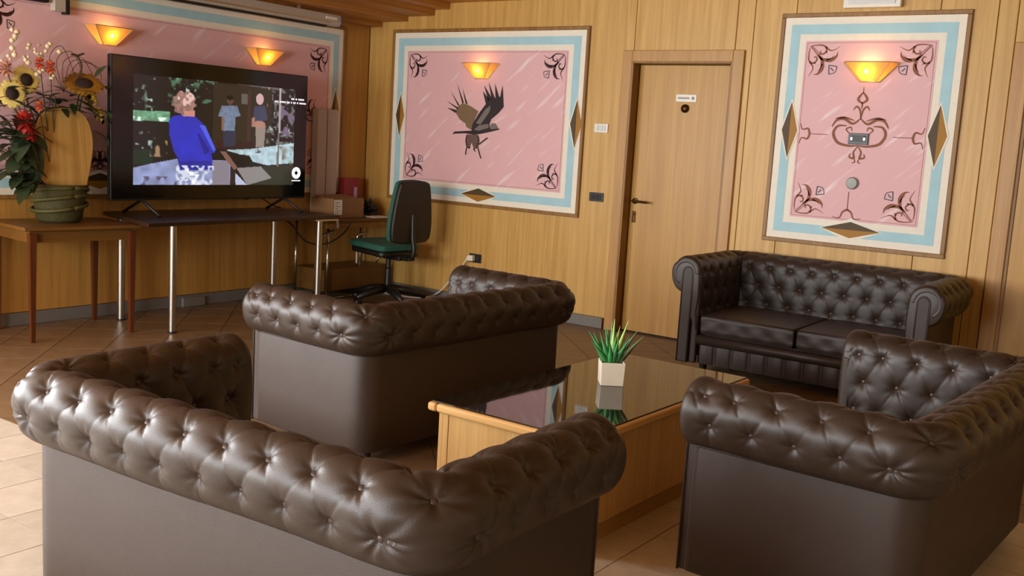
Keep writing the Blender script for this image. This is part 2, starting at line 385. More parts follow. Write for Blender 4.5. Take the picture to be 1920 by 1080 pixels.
# ------------------------------------------------------------------ murals
def flourish(root, ink, ox, oz, sx, sz, size, y):
    gA, gB = G(), G()
    def T_(pts): return [(ox+sx*a*size, oz+sz*b*size) for a, b in pts]
    lw = size*.045
    def st(pts, w_): gA.ribbon(T_(bez(pts)), w_, y)
    st([(.06, .06), (.2, .2), (.36, .38), (.46, .5)], lw*.7)
    st([(.10, .04), (.26, .19), (.42, .34)], lw*.5)
    for m in (0, 1):
        f = (lambda L: [(b, a) for a, b in L]) if m else (lambda L: L)
        st(f([(.34, .3), (.5, .47), (.75, .5), (.93, .38), (.96, .24)]), lambda t: lw*(.4+2.3*math.sin(PI*min(1, t*1.05))**1.5))
        st(f([(.62, .5), (.78, .44), (.84, .36)]), lambda t: lw*.9*(1-t)+.001)
        st(f([(.12, .05), (.34, .03), (.52, .06), (.6, .2), (.5, .31), (.4, .27), (.42, .2)]), lambda t: lw*(.5+1.3*t*(1-t)*2))
        st(f([(.56, .08), (.72, .2), (.86, .17), (1.02, .08)]), lambda t: lw*(1.1*(1-t)+.15))
        st(f([(.57, .22), (.64, .3)]), lambda t: lw*(1-t)+.001)
    b = T_([(.72, .66), (.98, .7), (.74, .94)])
    gB.ribbon([b[0], b[1]], lw*.7, y); gB.ribbon(bez([b[1], T_([(.93, .88)])[0], b[2]]), lw*.6, y); gB.ribbon([b[2], b[0]], lw*.8, y)
    gB.ribbon(T_([(.78, .74), (.88, .84)]), lw*.8, y)
    gA.obj('painted_scroll', ink, root); gB.obj('painted_bellflower', SLATE, root)
def band(x0, x1, z0, z1, t, y):
    q = G()
    for a, b, c, d in ((x0, x1, z1-t, z1), (x0, x1, z0, z0+t), (x0, x0+t, z0+t, z1-t), (x1-t, x1, z0+t, z1-t)):
        q.box(a, b, y, y+.001, c, d)
    return q
def diamond(root, cx, cz, hw, hh, y, vert):
    q = G(); m_ = .012; q.poly([(cx-hw-m_, y, cz), (cx, y, cz-hh-m_*2), (cx+hw+m_, y, cz), (cx, y, cz+hh+m_*2)]); q.obj('diamond_ground', CREAM, root)
    y -= .0008; a, b = G(), G()
    if vert: a.poly([(cx-hw, y, cz), (cx, y, cz-hh), (cx, y, cz+hh)]); b.poly([(cx, y, cz-hh), (cx+hw, y, cz), (cx, y, cz+hh)])
    else: a.poly([(cx-hw, y, cz), (cx+hw, y, cz), (cx, y, cz+hh)]); b.poly([(cx-hw, y, cz), (cx, y, cz-hh), (cx+hw, y, cz)])
    a.obj('diamond_half', UMBER, root); b.obj('diamond_half', GOLD, root)
def mural(name, label, loc, rotz, Wd, Hd, ink, dia):
    r = thing(name, label, 'painting', loc, (0, 0, rotz))
    q = G(); q.box(0, Wd, -.012, 0, 0, Hd); q.obj('board', CREAM, r)
    t1, t2, t3 = .047, .066, .045
    band(t1, Wd-t1, t1, Hd-t1, t2, -.0135).obj('blue_border', BLUE, r)
    e = t1+t2+t3
    q = G(); q.box(e, Wd-e, -.0135, -.0125, e, Hd-e); q.obj('pink_field', PINK, r)
    band(e+.012, Wd-e-.012, e+.012, Hd-e-.012, .003, -.0145).obj('border_line', mat('mural_rose_line', '#a06a66', .6), r)
    q = G(); f = .03
    q.box(-f, Wd+f, -.02, 0, Hd, Hd+f); q.box(-f, Wd+f, -.02, 0, -f, 0); q.box(-f, 0, -.02, 0, 0, Hd); q.box(Wd, Wd+f, -.02, 0, 0, Hd)
    q.obj('wooden_frame', DARKW, r, bevel=.004, seg=1)
    c = e+.022
    for sx in (1, -1):
        for sz in (1, -1): flourish(r, ink, c if sx > 0 else Wd-c, c if sz > 0 else Hd-c, sx, sz, .215, -.0152)
    for d in dia: diamond(r, *d[:4], -.0150, d[4])
    return r
# mural with the bird
X0, Z0 = .331, .901
m1 = mural('bird_mural', 'framed pink wall painting of a flying eagle with blue border', (X0, 0, Z0), 0, 2.032, 1.46, INKD,
           [(.094, .73, .05, .19, 1), (1.985, .72, .055, .195, 1), (1.035, .075, .19, .058, 0)])
def bp(pts, y=-.0155): return [(.8285+.00097*a+.00006*b-X0, y, 2.0345+.0000223*a-.000751*b-Z0) for a, b in pts]
BR = mat('bird_brown', '#7d6549', .7, bump=(60, 0, .35)); BD = mat('bird_dark', '#2c2022', .7, bump=(60, 0, .3)); BG = mat('bird_grey', '#77706a', .7, bump=(70, 0, .35))
def bpoly(name, parts, m, y):
    q = G()
    for P in parts: q.poly(bp(P, y))
    q.obj(name, m, m1)
bpoly('painted_far_wing', [[(410, 690), (340, 650), (330, 610), (270, 570), (215, 480), (245, 420), (300, 380), (370, 400), (480, 470), (440, 560)]], BR, -.0150)
bpoly('painted_feather_tips', [[(120, 430), (220, 455), (240, 480), (215, 490)], [(115, 350), (250, 430), (245, 452)], [(165, 240), (265, 400), (250, 410)], [(240, 148), (318, 375), (298, 385)], [(305, 218), (360, 390), (335, 385)]], BD, -.0154)
bpoly('painted_near_wing', [[(400, 700), (410, 620), (480, 500), (565, 385), (592, 335), (660, 318), (735, 305), (757, 420), (700, 490), (620, 560), (600, 620), (610, 680)]], BD, -.0156)
bpoly('painted_near_feathers', [[(530, 242), (595, 330), (640, 400), (565, 400)], [(545, 178), (635, 330), (590, 350)], [(595, 142), (665, 330), (630, 350)], [(665, 160), (715, 330), (670, 350)], [(748, 178), (758, 420), (700, 400), (715, 330)]], BD, -.0158)
bpoly('painted_wing_coverts', [[(450, 605), (560, 445), (615, 405), (605, 470), (545, 560), (500, 620)], [(430, 680), (480, 630), (590, 610), (590, 655), (480, 690)]], BG, -.0162)
bpoly('painted_body', [[(180, 737), (205, 705), (400, 690), (610, 645), (700, 660), (715, 670), (640, 692), (520, 722), (430, 737), (320, 722), (215, 730)]], BD, -.0160)
bpoly('painted_head', [[(600, 650), (620, 605), (665, 602), (692, 645), (690, 662), (620, 672)]], BG, -.0164)
bpoly('painted_thighs', [[(345, 735), (330, 800), (340, 890), (372, 885), (400, 830), (425, 900), (470, 890), (490, 800), (470, 735)]], mat('bird_thigh', '#6a5147', .7, bump=(60, 0, .4)), -.0152)
for L in ([(470, 880), (485, 940), (502, 1005)], [(345, 880), (335, 925), (330, 968)], [(480, 845), (530, 805), (578, 768)], [(420, 890), (430, 910), (440, 925)], [(355, 880), (375, 890), (380, 870)], [(350, 740), (335, 800), (345, 870)], [(470, 740), (480, 800), (455, 880)]):
    q = G(); q.ribbon([(x, z) for x, _, z in bp(bez(L, 5))], .012, -.0166); q.obj('painted_talon', BD, m1)
# mural by the sofa
X1, Z1 = 3.99, .886
m2 = mural('scroll_mural', 'tall framed pink wall painting with brown scrollwork above the far sofa', (X1, 0, Z1), 0, 1.191, 1.53, INK,
           [(.10, .76, .056, .195, 1), (1.092, .76, .06, .2, 1), (.595, .10, .2, .056, 0)])
gA = G(); cx, cz = .588, .72; Y = -.0155
def stk(pts, w0, both=True):
    for s in ((1, -1) if both else (1,)): gA.ribbon([(cx+s*a, cz+b) for a, b in bez(pts)], lambda t: w0*(.35+1.6*t*(1-t)*1.8), Y)
stk([(0, .135), (.05, .1), (.11, .13), (.16, .12), (.19, .075)], .018)
stk([(.04, .12), (.11, .14), (.17, .13)], .012)
stk([(.06, .03), (.09, .06), (.06, .075), (.05, .05)], .010); stk([(.09, .085), (.15, .08), (.175, .03), (.14, -.03), (.06, -.05), (0, -.045)], .018)
stk([(.0, -.05), (.025, -.09), (.02, -.13), (.05, -.125), (.045, -.10)], .013)
stk([(0, .13), (.01, .19), (.035, .215), (.055, .19)], .012); stk([(0, .2), (.0, .25)], .010, False)
stk([(0, .235), (.03, .265), (0, .31)], .016); stk([(0, .3), (0, .345)], .006, False); stk([(.02, -.13), (.01, -.155), (.03, -.165)], .008)
gA.obj('painted_emblem', INK, m2)
for sx, ox in ((1, .172), (-1, 1.015)):
    gA = G()
    for s in (1, -1):
        gA.ribbon([(ox+sx*a, cz+.02+s*b) for a, b in bez([(.005, .07), (.02, .03), (.06, .035), (.075, .0)])], lambda t: .013*(.3+t), Y)
    gA.ribbon([(ox+sx*.08, cz+.02), (ox+sx*.2, cz+.02)], .005, Y); gA.obj('painted_sprig', INK, m2)
ox, oz = .56, .178; gA = G()
for s in (1, -1):
    gA.ribbon([(ox+s*a, oz+b) for a, b in bez([(.1, .005), (.05, .0), (.03, .04), (.0, .06)])], lambda t: .012*(.3+t), Y)
gA.ribbon([(ox, oz+.06), (ox, oz+.18)], .006, Y)
gA.obj('painted_sprig', INK, m2)
# long mural on the left wall
mural('long_mural', 'long framed pink wall painting with blue border behind the television', (0, -5.15, .901), PI/2, 4.793, 1.45, INKD,
      [(4.72, .73, .05, .19, 1), (.07, .73, .05, .19, 1), (2.395, .095, .19, .058, 0)])
ml = bpy.data.objects['long_mural']
flourish(ml, INKD, 1.58, 1.45-.17, 1, -1, .2, -.0152); flourish(ml, INKD, 1.52, 1.45-.17, -1, -1, .2, -.0152); flourish(ml, INKD, 2.33, .175, 1, 1, .14, -.0152); flourish(ml, INKD, 2.46, .175, -1, 1, .14, -.0152)
flourish(ml, INKD, 4.5, .62, -1, 1, .2, -.0152)

# ------------------------------------------------------------------ wall lamps
def glass_mat():
    m = bpy.data.materials.new('amber_glass'); m.use_nodes = True; nt = m.node_tree; N = nt.nodes; L = nt.links
    N.remove(N['Principled BSDF']); t = N.new('ShaderNodeBsdfTranslucent'); d = N.new('ShaderNodeBsdfDiffuse'); gl = N.new('ShaderNodeBsdfGlossy')
    t.inputs[0].default_value = (.95, .62, .16, 1); d.inputs[0].default_value = (.8, .55, .22, 1); gl.inputs['Roughness'].default_value = .2
    nz = N.new('ShaderNodeTexNoise'); nz.inputs['Scale'].default_value = 40; b = N.new('ShaderNodeBump'); b.inputs['Strength'].default_value = .1
    L.new(nz.outputs['Fac'], b.inputs['Height']); L.new(b.outputs['Normal'], d.inputs['Normal'])
    a = N.new('ShaderNodeMixShader'); a.inputs[0].default_value = .35; L.new(t.outputs[0], a.inputs[1]); L.new(d.outputs[0], a.inputs[2])
    c = N.new('ShaderNodeMixShader'); c.inputs[0].default_value = .04; L.new(a.outputs[0], c.inputs[1]); L.new(gl.outputs[0], c.inputs[2])
    L.new(c.outputs[0], N['Material Output'].inputs['Surface']); return m
AMBER = glass_mat()
BULBM = mat('lamp_bulb', '#ffd27a', .4, emit='#ffb347', estr=14)
def sconce(label, loc, rotz, power, off=0.):
    r = thing('wall_lamp', label, 'wall lamp', loc, (0, 0, rotz), 'half-hexagon amber wall lamps')
    tw, bw, hh = .185, .065, .125
    top = [(-tw, 0), (-tw+.035, -.095), (tw-.035, -.095), (tw, 0)]; bot = [(-bw, 0), (-bw+.014, -.03), (bw-.014, -.03), (bw, 0)]
    q = G(); v = [(a, b, hh) for a, b in top]+[(a, b, 0) for a, b in bot]
    q.add(v, [(0, 4, 5, 1), (1, 5, 6, 2), (2, 6, 7, 3), (4, 7, 6, 5)]); q.obj('glass_shade', AMBER, r)
    q = G()
    for i in (1, 2): q.tube([(*top[i], hh), (*bot[i], 0)], .0035, 6)
    q.tube([(*top[0], hh), (*top[1], hh), (*top[2], hh), (*top[3], hh)], .0035, 6); q.tube([(*bot[0], 0), (*bot[1], 0), (*bot[2], 0), (*bot[3], 0)], .0035, 6)
    q.tube([(*top[3], hh), (*bot[3], 0)], .005, 6); q.tube([(*top[0], hh), (*bot[0], 0)], .005, 6)
    q.obj('rim', mat('pale_brass', '#d8c39a', .3, .6), r)
    q = G(); q.box(-.05, .05, -.012, 0, .01, .1); q.obj('wall_plate', WHITEP, r)
    q = G(); q.lathe([(.002, -.03), (.016, -.022), (.02, 0), (.016, .02), (.004, .03)], 14, Matrix.Translation((off, -.052, .078))); q.obj('bulb', BULBM, r, smooth=True)
    l = bpy.data.lights.new('lamp_light', 'POINT'); l.energy = power; l.color = (1, .58, .2); l.shadow_soft_size = .03
    lo = bpy.data.objects.new('lamp_light', l); COL.objects.link(lo); lo.parent = r; lo.location = (off, -.05, .08)
    return r
sconce('amber wall lamp above the painted eagle', (1.338, -.016, 1.966), 0, 1.9)
sconce('bright amber wall lamp at the top of the tall scrollwork painting', (4.612, -.016, 1.985), 0, 3.2, -.01)
sconce('amber wall lamp above the left corner of the television', (.016, -2.70, 1.964), PI/2, 1.9)
sconce('amber wall lamp above the right corner of the television', (.016, -1.275, 1.956), PI/2, 1.9)

# ------------------------------------------------------------------ wall fittings
def plate(name, label, cat, x0, x1, z0, z1, m, y=0., th=.01):
    r = thing(name, label, cat, ((x0+x1)/2, y, (z0+z1)/2)); a, b = (x1-x0)/2, (z1-z0)/2
    q = G(); q.box(-a, a, -th, 0, -b, b); q.obj('plate', m, r, bevel=.003); return r, a, b
r, a, b = plate('light_switch', 'white switch plate between the eagle painting and the door', 'switch', 2.487, 2.611, 1.563, 1.632, WHITEP)
q = G(); [q.box(-a*.72+k*a*.5, -a*.72+k*a*.5+a*.42, -.014, -.009, -b*.6, b*.6) for k in range(3)]; q.obj('rocker', mat('pale_rocker', '#cfd2d0', .4), r, bevel=.002)
r, a, b = plate('light_switch', 'black switch plate low beside the door frame', 'switch', 2.482, 2.612, 1.017, 1.088, BLACKP)
q = G(); [q.box(-a*.72+k*a*.5, -a*.72+k*a*.5+a*.42, -.014, -.009, -b*.6, b*.6) for k in range(3)]; q.obj('rocker', mat('dark_rocker', '#1c1815', .6), r, bevel=.002)
r, a, b = plate('wall_socket', 'black wall socket with white plug above the skirting', 'socket', 1.30, 1.43, .385, .462, BLACKP)
q = G(); q.lathe([(.02, 0), (.02, .004)], 16, Matrix.Translation((.03, -.01, 0)) @ Matrix.Rotation(PI/2, 4, 'X')); q.obj('outlet_face', mat('dark_rocker', '#1c1815', .6), r)
q = G(); q.prism([(1.30, .40), (1.37, .40), (1.37, .45), (1.32, .45), (1.30, .43)], -.055, -.0115, 1); pl = q.obj('power_plug', WHITEP, bevel=.006); tag(pl, 'white plug with cable in the black wall socket', 'plug')
q = G(); q.tube(bez([(1.30, -.04, .415), (1.24, -.045, .33), (1.12, -.05, .19), (1.0, -.06, .07), (.85, -.1, .012), (.6, -.16, .008), (.35, -.2, .008)]), .006, 8); q.obj('cable', WHITEP, pl, smooth=True)
r, a, b = plate('wall_switch', 'small dark switch plate amid the painted scroll emblem', 'switch', 4.511, 4.645, 1.567, 1.643, mat('gunmetal', '#3a3c3e', .4, .3), -.016)
q = G(); q.box(-a*.75, a*.75, -.016, -.009, -b*.45, b*.55); q.obj('rocker', BLACKP, r, bevel=.002); q = G(); q.box(-a*.72, -a*.56, -.018, -.012, -b*.25, b*.2); q.box(a*.56, a*.72, -.018, -.012, -b*.25, b*.2); q.obj('screw_cap', CHROME, r)
q = G(); q.lathe([(.042, 0), (.042, .012), (.034, .022), (.0, .024)], 24, Matrix.Translation((4.568, -.014, 1.306)) @ Matrix.Rotation(PI/2, 4, 'X')); k = q.obj('round_sensor', mat('silver_grey', '#959a94', .5, .1), auto=.7); tag(k, 'round grey disc below the painted scroll emblem', 'sensor')
r = thing('emergency_light', 'white emergency light box above the tall scrollwork painting', 'light', (4.58, 0, 2.535))
q = G(); q.box(-.19, .19, -.05, 0, -.066, .07); q.obj('housing', WHITEP, r, bevel=.008); q = G(); q.box(-.155, .155, -.056, -.045, -.045, .055); q.obj('diffuser', mat('diffuser_grey', '#d4d6d2', .3), r, bevel=.004)
q = G(); q.box(.014, .042, -2.045, -1.835, 0, .072); k = q.obj('cable_box', mat('grey_box', '#77726c', .5), bevel=.004); tag(k, 'grey plastic box on the skirting below the television', 'box')

# ------------------------------------------------------------------ projector screen casing
r = thing('projector_screen', 'long white roll-up projector screen casing under the ceiling', 'screen', (.23, -2.03, 2.386))
prof = [(-.045, .045), (-.05, -.02), (-.03, -.048), (.03, -.048), (.05, -.02), (.045, .045)]
q = G(); q.prism([(a, b) for a, b in prof], -1.05, 1.38, 1); q.obj('casing', mat('casing_grey', '#b3a89a', .35), r, bevel=.006)
q = G(); q.prism([(a*1.08, b*1.08) for a, b in prof], 1.378, 1.395, 1); q.obj('end_cap', mat('cap_purple_grey', '#4a4046', .45), r, bevel=.008)
q = G(); q.box(.046, .052, -1.05, 1.25, -.03, -.018); q.obj('highlight_trim', METAL, r); q = G(); q.box(-.02, .02, -1.05, 1.24, -.066, -.048); q.obj('screen_bar', BLACKP, r)
q = G(); q.box(.045, .055, 1.2, 1.33, -.0, .022); q.obj('sticker', WHITEP, r)
for yy in (-.6, .9):
    q = G(); q.box(-.02, .02, yy, yy+.04, .045, .075); q.obj('bracket', METAL, r)
r = thing('hanging_bracket', 'pale metal bracket with black edge hanging beside the projector screen', 'bracket', (.05, -3.07, 2.40))
q = G(); q.box(-.03, .03, -.06, .02, -.255, .02); q.obj('plate', mat('casing_grey', '#b3a89a', .35), r, bevel=.003); q = G(); q.box(-.03, .035, .022, .045, -.27, .02); q.obj('black_edge', BLACKP, r)
q = G(); q.box(.0, .07, -5., -3.16, 2.19, 2.40); k = q.obj('wall_box', BLACKP, bevel=.01); tag(k, 'dark long box high on the wall above the flowers', 'box')

# ------------------------------------------------------------------ television
tvx = .38
r = thing('television', 'large flat black television showing a man in a blue jacket', 'television', (tvx, -2.006, .779))
q = G(); q.box(-.045, 0, -.9, .9, .105, 1.106); q.obj('body', BLACKP, r, bevel=.006)
q = G(); q.box(-.002, .0025, -.893, .893, .118, 1.099); q.obj('screen', BLACKG, r)
for yy in (-.655, .675):
    q = G(); q.tube([(.0, yy, .115), (.02, yy, .1), (.2, yy+.01, .009)], .011, 8); q.tube([(.0, yy, .115), (-.02, yy, .1), (-.2, yy-.01, .009)], .011, 8); q.obj('foot', BLACKP, r, smooth=True)
# picture
NU, NV = 300, 160
U, V = np.meshgrid((np.arange(NU)+.5)/NU, (np.arange(NV)+.5)/NV)   # V from top
PX = 92+U*1243; top = 150+U*50; PY = top+V*(945-top)
img = np.zeros((NV, NU, 3)); rng = np.random.RandomState(3)
def nz(sx, sy, seed):
    rg = np.random.RandomState(seed); a = rg.rand(int(NV/sy)+3, int(NU/sx)+3)
    yy = np.arange(NV)/sy; xx = np.arange(NU)/sx; i = yy.astype(int); j = xx.astype(int); fy = (yy-i)[:, None]; fx = (xx-j)[None]
    return a[i][:, j]*(1-fy)*(1-fx)+a[i+1][:, j]*fy*(1-fx)+a[i][:, j+1]*(1-fy)*fx+a[i+1][:, j+1]*fy*fx
def inpoly(P):
    m_ = np.zeros(PX.shape, bool); n_ = len(P)
    for i in range(n_):
        x1, y1 = P[i]; x2, y2 = P[(i+1) % n_]
        if y1 == y2: continue
        m_ ^= ((y1 > PY) != (y2 > PY)) & (PX < (x2-x1)*(PY-y1)/(y2-y1)+x1)
    return m_
def fill(mask, c, a=1., n_=None):
    k = (mask.astype(float)*a)[..., None]
    if n_ is not None: k = k*n_[..., None]
    img[:] = img*(1-k)+np.array(c)*k
def ell(cx, cy, rx, ry): return ((PX-cx)/rx)**2+((PY-cy)/ry)**2 < 1
def R(a, b, c, d): return (PX > a) & (PX < b) & (PY > c) & (PY < d)
img[:] = (26, 22, 22)
sp = lambda s, seed, th: np.clip((nz(s, s, seed)-th)*6, 0, 1)
fill(R(90, 240, 150, 410), (150, 190, 165), 1, sp(5, 1, .62)*sp(16, 2, .3)); fill(R(330, 690, 110, 340), (70, 105, 80), 1, sp(6, 4, .55)*sp(20, 5, .35)); fill(R(360, 690, 110, 260), (160, 200, 185), 1, sp(4, 6, .78))
fill(R(660, 1130, 190, 660), (44, 36, 27)); fill(inpoly([(740, 145), (1210, 175), (1210, 215), (760, 175)]), (98, 88, 84)); fill(R(880, 930, 255, 330), (110, 105, 100), .7); fill(R(930, 960, 220, 640), (62, 40, 34)); fill(R(690, 1000, 610, 670), (48, 26, 28))
fill(R(90, 345, 410, 482), (120, 180, 140), 1, .6+.4*nz(4, 4, 8)); fill(R(90, 345, 455, 482), (215, 235, 220), 1, sp(5, 9, .5)); fill(R(90, 240, 560, 760), (150, 170, 165), 1, sp(5, 11, .68)); fill(R(90, 230, 690, 790), (25, 40, 28)); fill(R(210, 330, 620, 740), (150, 120, 90), 1, sp(8, 12, .5))
fill(R(1090, 1335, 200, 640), (100, 105, 100), 1, sp(6, 14, .58)); fill(R(1210, 1335, 330, 560), (110, 95, 115), 1, sp(8, 15, .5)); fill(R(1100, 1335, 180, 640), (190, 195, 185), 1, sp(4, 16, .8))
fill(inpoly([(755, 680), (960, 668), (1340, 615), (1340, 770), (1100, 790), (960, 760), (860, 705)]), (190, 218, 228), 1, .75+.25*nz(6, 6, 17)); fill(R(1180, 1340, 640, 790), (120, 115, 100), 1, sp(6, 18, .55))
fill(inpoly([(95, 820), (210, 790), (400, 750), (420, 830), (660, 755), (800, 760), (800, 945), (95, 945)]), (150, 160, 205), 1, .7+.3*nz(8, 8, 19)); fill(inpoly([(660, 760), (790, 760), (800, 945), (660, 945)]), (128, 120, 130))
fill(R(800, 845, 760, 945), (40, 30, 28)); fill(inpoly([(715, 690), (760, 690), (860, 810), (830, 830)]), (120, 85, 75)); fill(inpoly([(850, 815), (1050, 800), (1145, 890), (940, 945)]), (132, 126, 124)); fill(inpoly([(840, 850), (940, 945), (845, 945)]), (175, 180, 205))
fill(inpoly([(1060, 800), (1340, 780), (1340, 945), (950, 945), (1145, 890)]), (46, 44, 34)); fill(inpoly([(808, 735), (850, 712), (950, 715), (985, 770), (940, 798), (850, 800)]), (24, 18, 18))
# two standing men
fill(inpoly([(735, 525), (840, 525), (835, 650), (745, 655)]), (44, 48, 66)); fill(inpoly([(725, 350), (845, 345), (875, 420), (835, 430), (830, 532), (740, 535), (735, 430), (698, 430)]), (112, 128, 155), 1, .75+.25*nz(4, 4, 21)); fill(ell(790, 308, 26, 32), (84, 62, 52)); fill(ell(788, 288, 28, 18), (20, 15, 14)); fill(R(725, 745, 430, 530), (120, 95, 85))
fill(inpoly([(998, 490), (1085, 485), (1072, 650), (1005, 655)]), (140, 126, 116)); fill(inpoly([(985, 345), (1075, 335), (1100, 440), (1060, 455), (975, 455)]), (60, 62, 84)); fill(ell(1030, 288, 32, 42), (196, 160, 160)); fill(ell(1030, 480, 50, 28), (166, 120, 105)); fill(R(968, 990, 430, 500), (160, 115, 100)); fill(R(1195, 1212, 195, 540), (165, 155, 155)); fill(R(1190, 1202, 540, 800), (110, 100, 100)); fill(R(1000, 1070, 630, 700), (70, 55, 55), 1, sp(5, 23, .4))
# man in the blue jacket
J = inpoly([(338, 470), (370, 440), (430, 428), (520, 432), (575, 480), (610, 530), (682, 672), (678, 700), (650, 705), (662, 770), (655, 830), (420, 835), (405, 745), (375, 700), (340, 570)])
fill(J, (48, 52, 190), 1, .8+.2*nz(12, 12, 25)); fill(inpoly([(540, 560), (560, 560), (640, 690), (600, 720)]), (28, 30, 120), .8); fill(inpoly([(560, 500), (600, 500), (685, 680), (665, 690)]), (82, 100, 225), .8); fill(inpoly([(410, 770), (655, 760), (655, 830), (420, 835)]), (30, 30, 110), .6)
fill(ell(445, 345, 82+10*np.sin(np.arctan2(PY-345, PX-445)*11), 88+9*np.sin(np.arctan2(PY-345, PX-445)*9)), (172, 126, 116), 1, .6+.4*nz(5, 5, 27)); fill(ell(450, 310, 70, 55), (215, 180, 170), 1, sp(5, 28, .5)); fill(inpoly([(440, 400), (525, 395), (520, 440), (450, 435)]), (190, 130, 115))
fill(R(390, 670, 800, 945), (200, 205, 220), 1, sp(5, 30, .5)); fill(R(400, 560, 820, 945), (235, 240, 245), 1, sp(4, 31, .66)); fill(R(95, 400, 880, 945), (90, 80, 100), 1, sp(6, 33, .5))
me = bpy.data.meshes.new('picture')
y0, y1, zt0, zt1, zb = -2.735, -1.245, 1.765, 1.757, .994
uu = np.linspace(0, 1, NU); vv = np.linspace(0, 1, NV); A_, B_ = np.meshgrid(uu, vv)
ztop = zt0-.0*A_; co = np.stack([np.full(A_.size, .0032), (y0+A_*(y1-y0)).ravel()+2.006, (ztop+B_*(zb-ztop)).ravel()-.779], 1)
idx = np.arange(NU*NV).reshape(NV, NU); F = np.stack([idx[:-1, :-1], idx[1:, :-1], idx[1:, 1:], idx[:-1, 1:]], -1).reshape(-1, 4)
me.from_pydata(co.tolist(), [], F.tolist()); ca = me.color_attributes.new('picture_color', 'FLOAT_COLOR', 'POINT')
c = img.reshape(-1, 3)/255; c = np.where(c <= .04045, c/12.92, ((c+.055)/1.055)**2.4); ca.data.foreach_set('color', np.concatenate([c, np.ones((len(c), 1))], 1).ravel().astype(np.float32))
PM = bpy.data.materials.new('lit_picture'); PM.use_nodes = True; nt = PM.node_tree; p = nt.nodes['Principled BSDF']; p.inputs['Base Color'].default_value = (.01, .01, .01, 1); p.inputs['Roughness'].default_value = .15
at = nt.nodes.new('ShaderNodeAttribute'); at.attribute_name = 'picture_color'; nt.links.new(at.outputs['Color'], p.inputs['Emission Color']); p.inputs['Emission Strength'].default_value = 1.15
me.materials.append(PM); o = bpy.data.objects.new('picture', me); COL.objects.link(o); o.parent = r
SCRW = mat('screen_white', '#ffffff', .5, emit='#eef4ff', estr=.9)
q = G()      # channel emblem: white disc with a four-pointed star cut out, and a caption line
cy, cz = -1.212+2.006, 1.092-.779; n_ = 32
ring = [(.0042, cy+.048*math.cos(2*PI*k/n_), cz+.048*math.sin(2*PI*k/n_)) for k in range(n_)]
star = [(.0042, cy+(.036 if k % 8 == 0 else .015)*math.cos(2*PI*k/n_), cz+(.036 if k % 8 == 0 else .015)*math.sin(2*PI*k/n_)) for k in range(n_)]
q.add(ring+star, [(k, (k+1) % n_, n_+(k+1) % n_, n_+k) for k in range(n_)])
for k in range(8): q.box(.004, .0043, cy-.047+k*.012, cy-.047+k*.012+.009, cz-.068, cz-.058)
q.obj('channel_emblem', SCRW, r)
q = G(); rr = random.Random(5)
for (ya, yb, z) in ((-1.285, -1.15, 1.688), (-1.46, -1.13, 1.658)):
    y = ya
    while y < yb:
        wd = rr.uniform(.008, .016); q.box(.004, .0043, y+2.006, y+wd+2.006, z-.779-.006, z-.779+.007); y += wd+(.004 if rr.random() < .75 else .014)
q.obj('caption_text', SCRW, r)

# ------------------------------------------------------------------ tables by the left wall
r = thing('television_table', 'dark wenge table on round metal legs under the television', 'table')
q = G(); q.prism([(.03, -2.74), (.90, -2.97), (.80, -1.11), (.03, -1.11)], .75, .778); q.obj('table_top', WENGE, r, bevel=.004)
for (x, y) in ((.826, -2.72), (.226, -2.72), (.745, -1.28), (.2, -1.27)):
    q = G(); q.lathe([(.026, .004), (.026, .75)], 20, Matrix.Translation((x, y, 0))); l_ = q.obj('leg', METAL, r, auto=.6)
    q = G(); q.lathe([(.03, 0), (.03, .012)], 16, Matrix.Translation((x, y, 0))); q.obj('foot', BLACKP, l_)
q = G(); q.box(.66, .83, -1.4, -1.15, .738, .75); q.obj('leg_plate', METAL, r)
q = G(); q.tube(bez([(.58, -1.50, .738), (.58, -1.40, .67), (.58, -1.29, .565), (.58, -1.16, .52), (.58, -1.0, .525), (.58, -.85, .59), (.57, -.76, .66), (.535, -.72, .68)]), .007, 8); o = q.obj('power_cable', BLACKP, smooth=True); tag(o, 'black cable looping below the right end of the television table', 'cable')
q = G(); q.tube(bez([(.06, -1.9, 1.0), (.10, -1.6, .9), (.1, -1.5, .86), (.1, -1.35, .87), (.1, -1.2, .8), (.08, -1.1, .782)]), .005, 8); o = q.obj('television_cable', BLACKP, smooth=True); tag(o, 'thin black cable drooping behind the television', 'cable')

r = thing('wooden_table', 'small red-brown wooden table with tapered legs holding the sunflower basket', 'table', (.35, -3.225, 0), (0, 0, -.1))
q = G(); q.box(-.295, .295, -.395, .395, .718, .742); q.obj('table_top', CHERRY, r, bevel=.006)
q = G(); q.box(-.25, .25, -.345, .345, .64, .718); q.obj('apron', CHERRY, r)
for sx in (-1, 1):
    for sy in (-1, 1):
        q = G(); cx, cy = sx*.262, sy*.335
        v = []
        for z, h_ in ((0, .013), (.70, .022)): v += [(cx-h_, cy-h_, z), (cx+h_, cy-h_, z), (cx+h_, cy+h_, z), (cx-h_, cy+h_, z)]
        q.add(v, [(3, 2, 1, 0), (4, 5, 6, 7), (0, 1, 5, 4), (1, 2, 6, 5), (2, 3, 7, 6), (3, 0, 4, 7)]); q.obj('leg', CHERRYL, r)

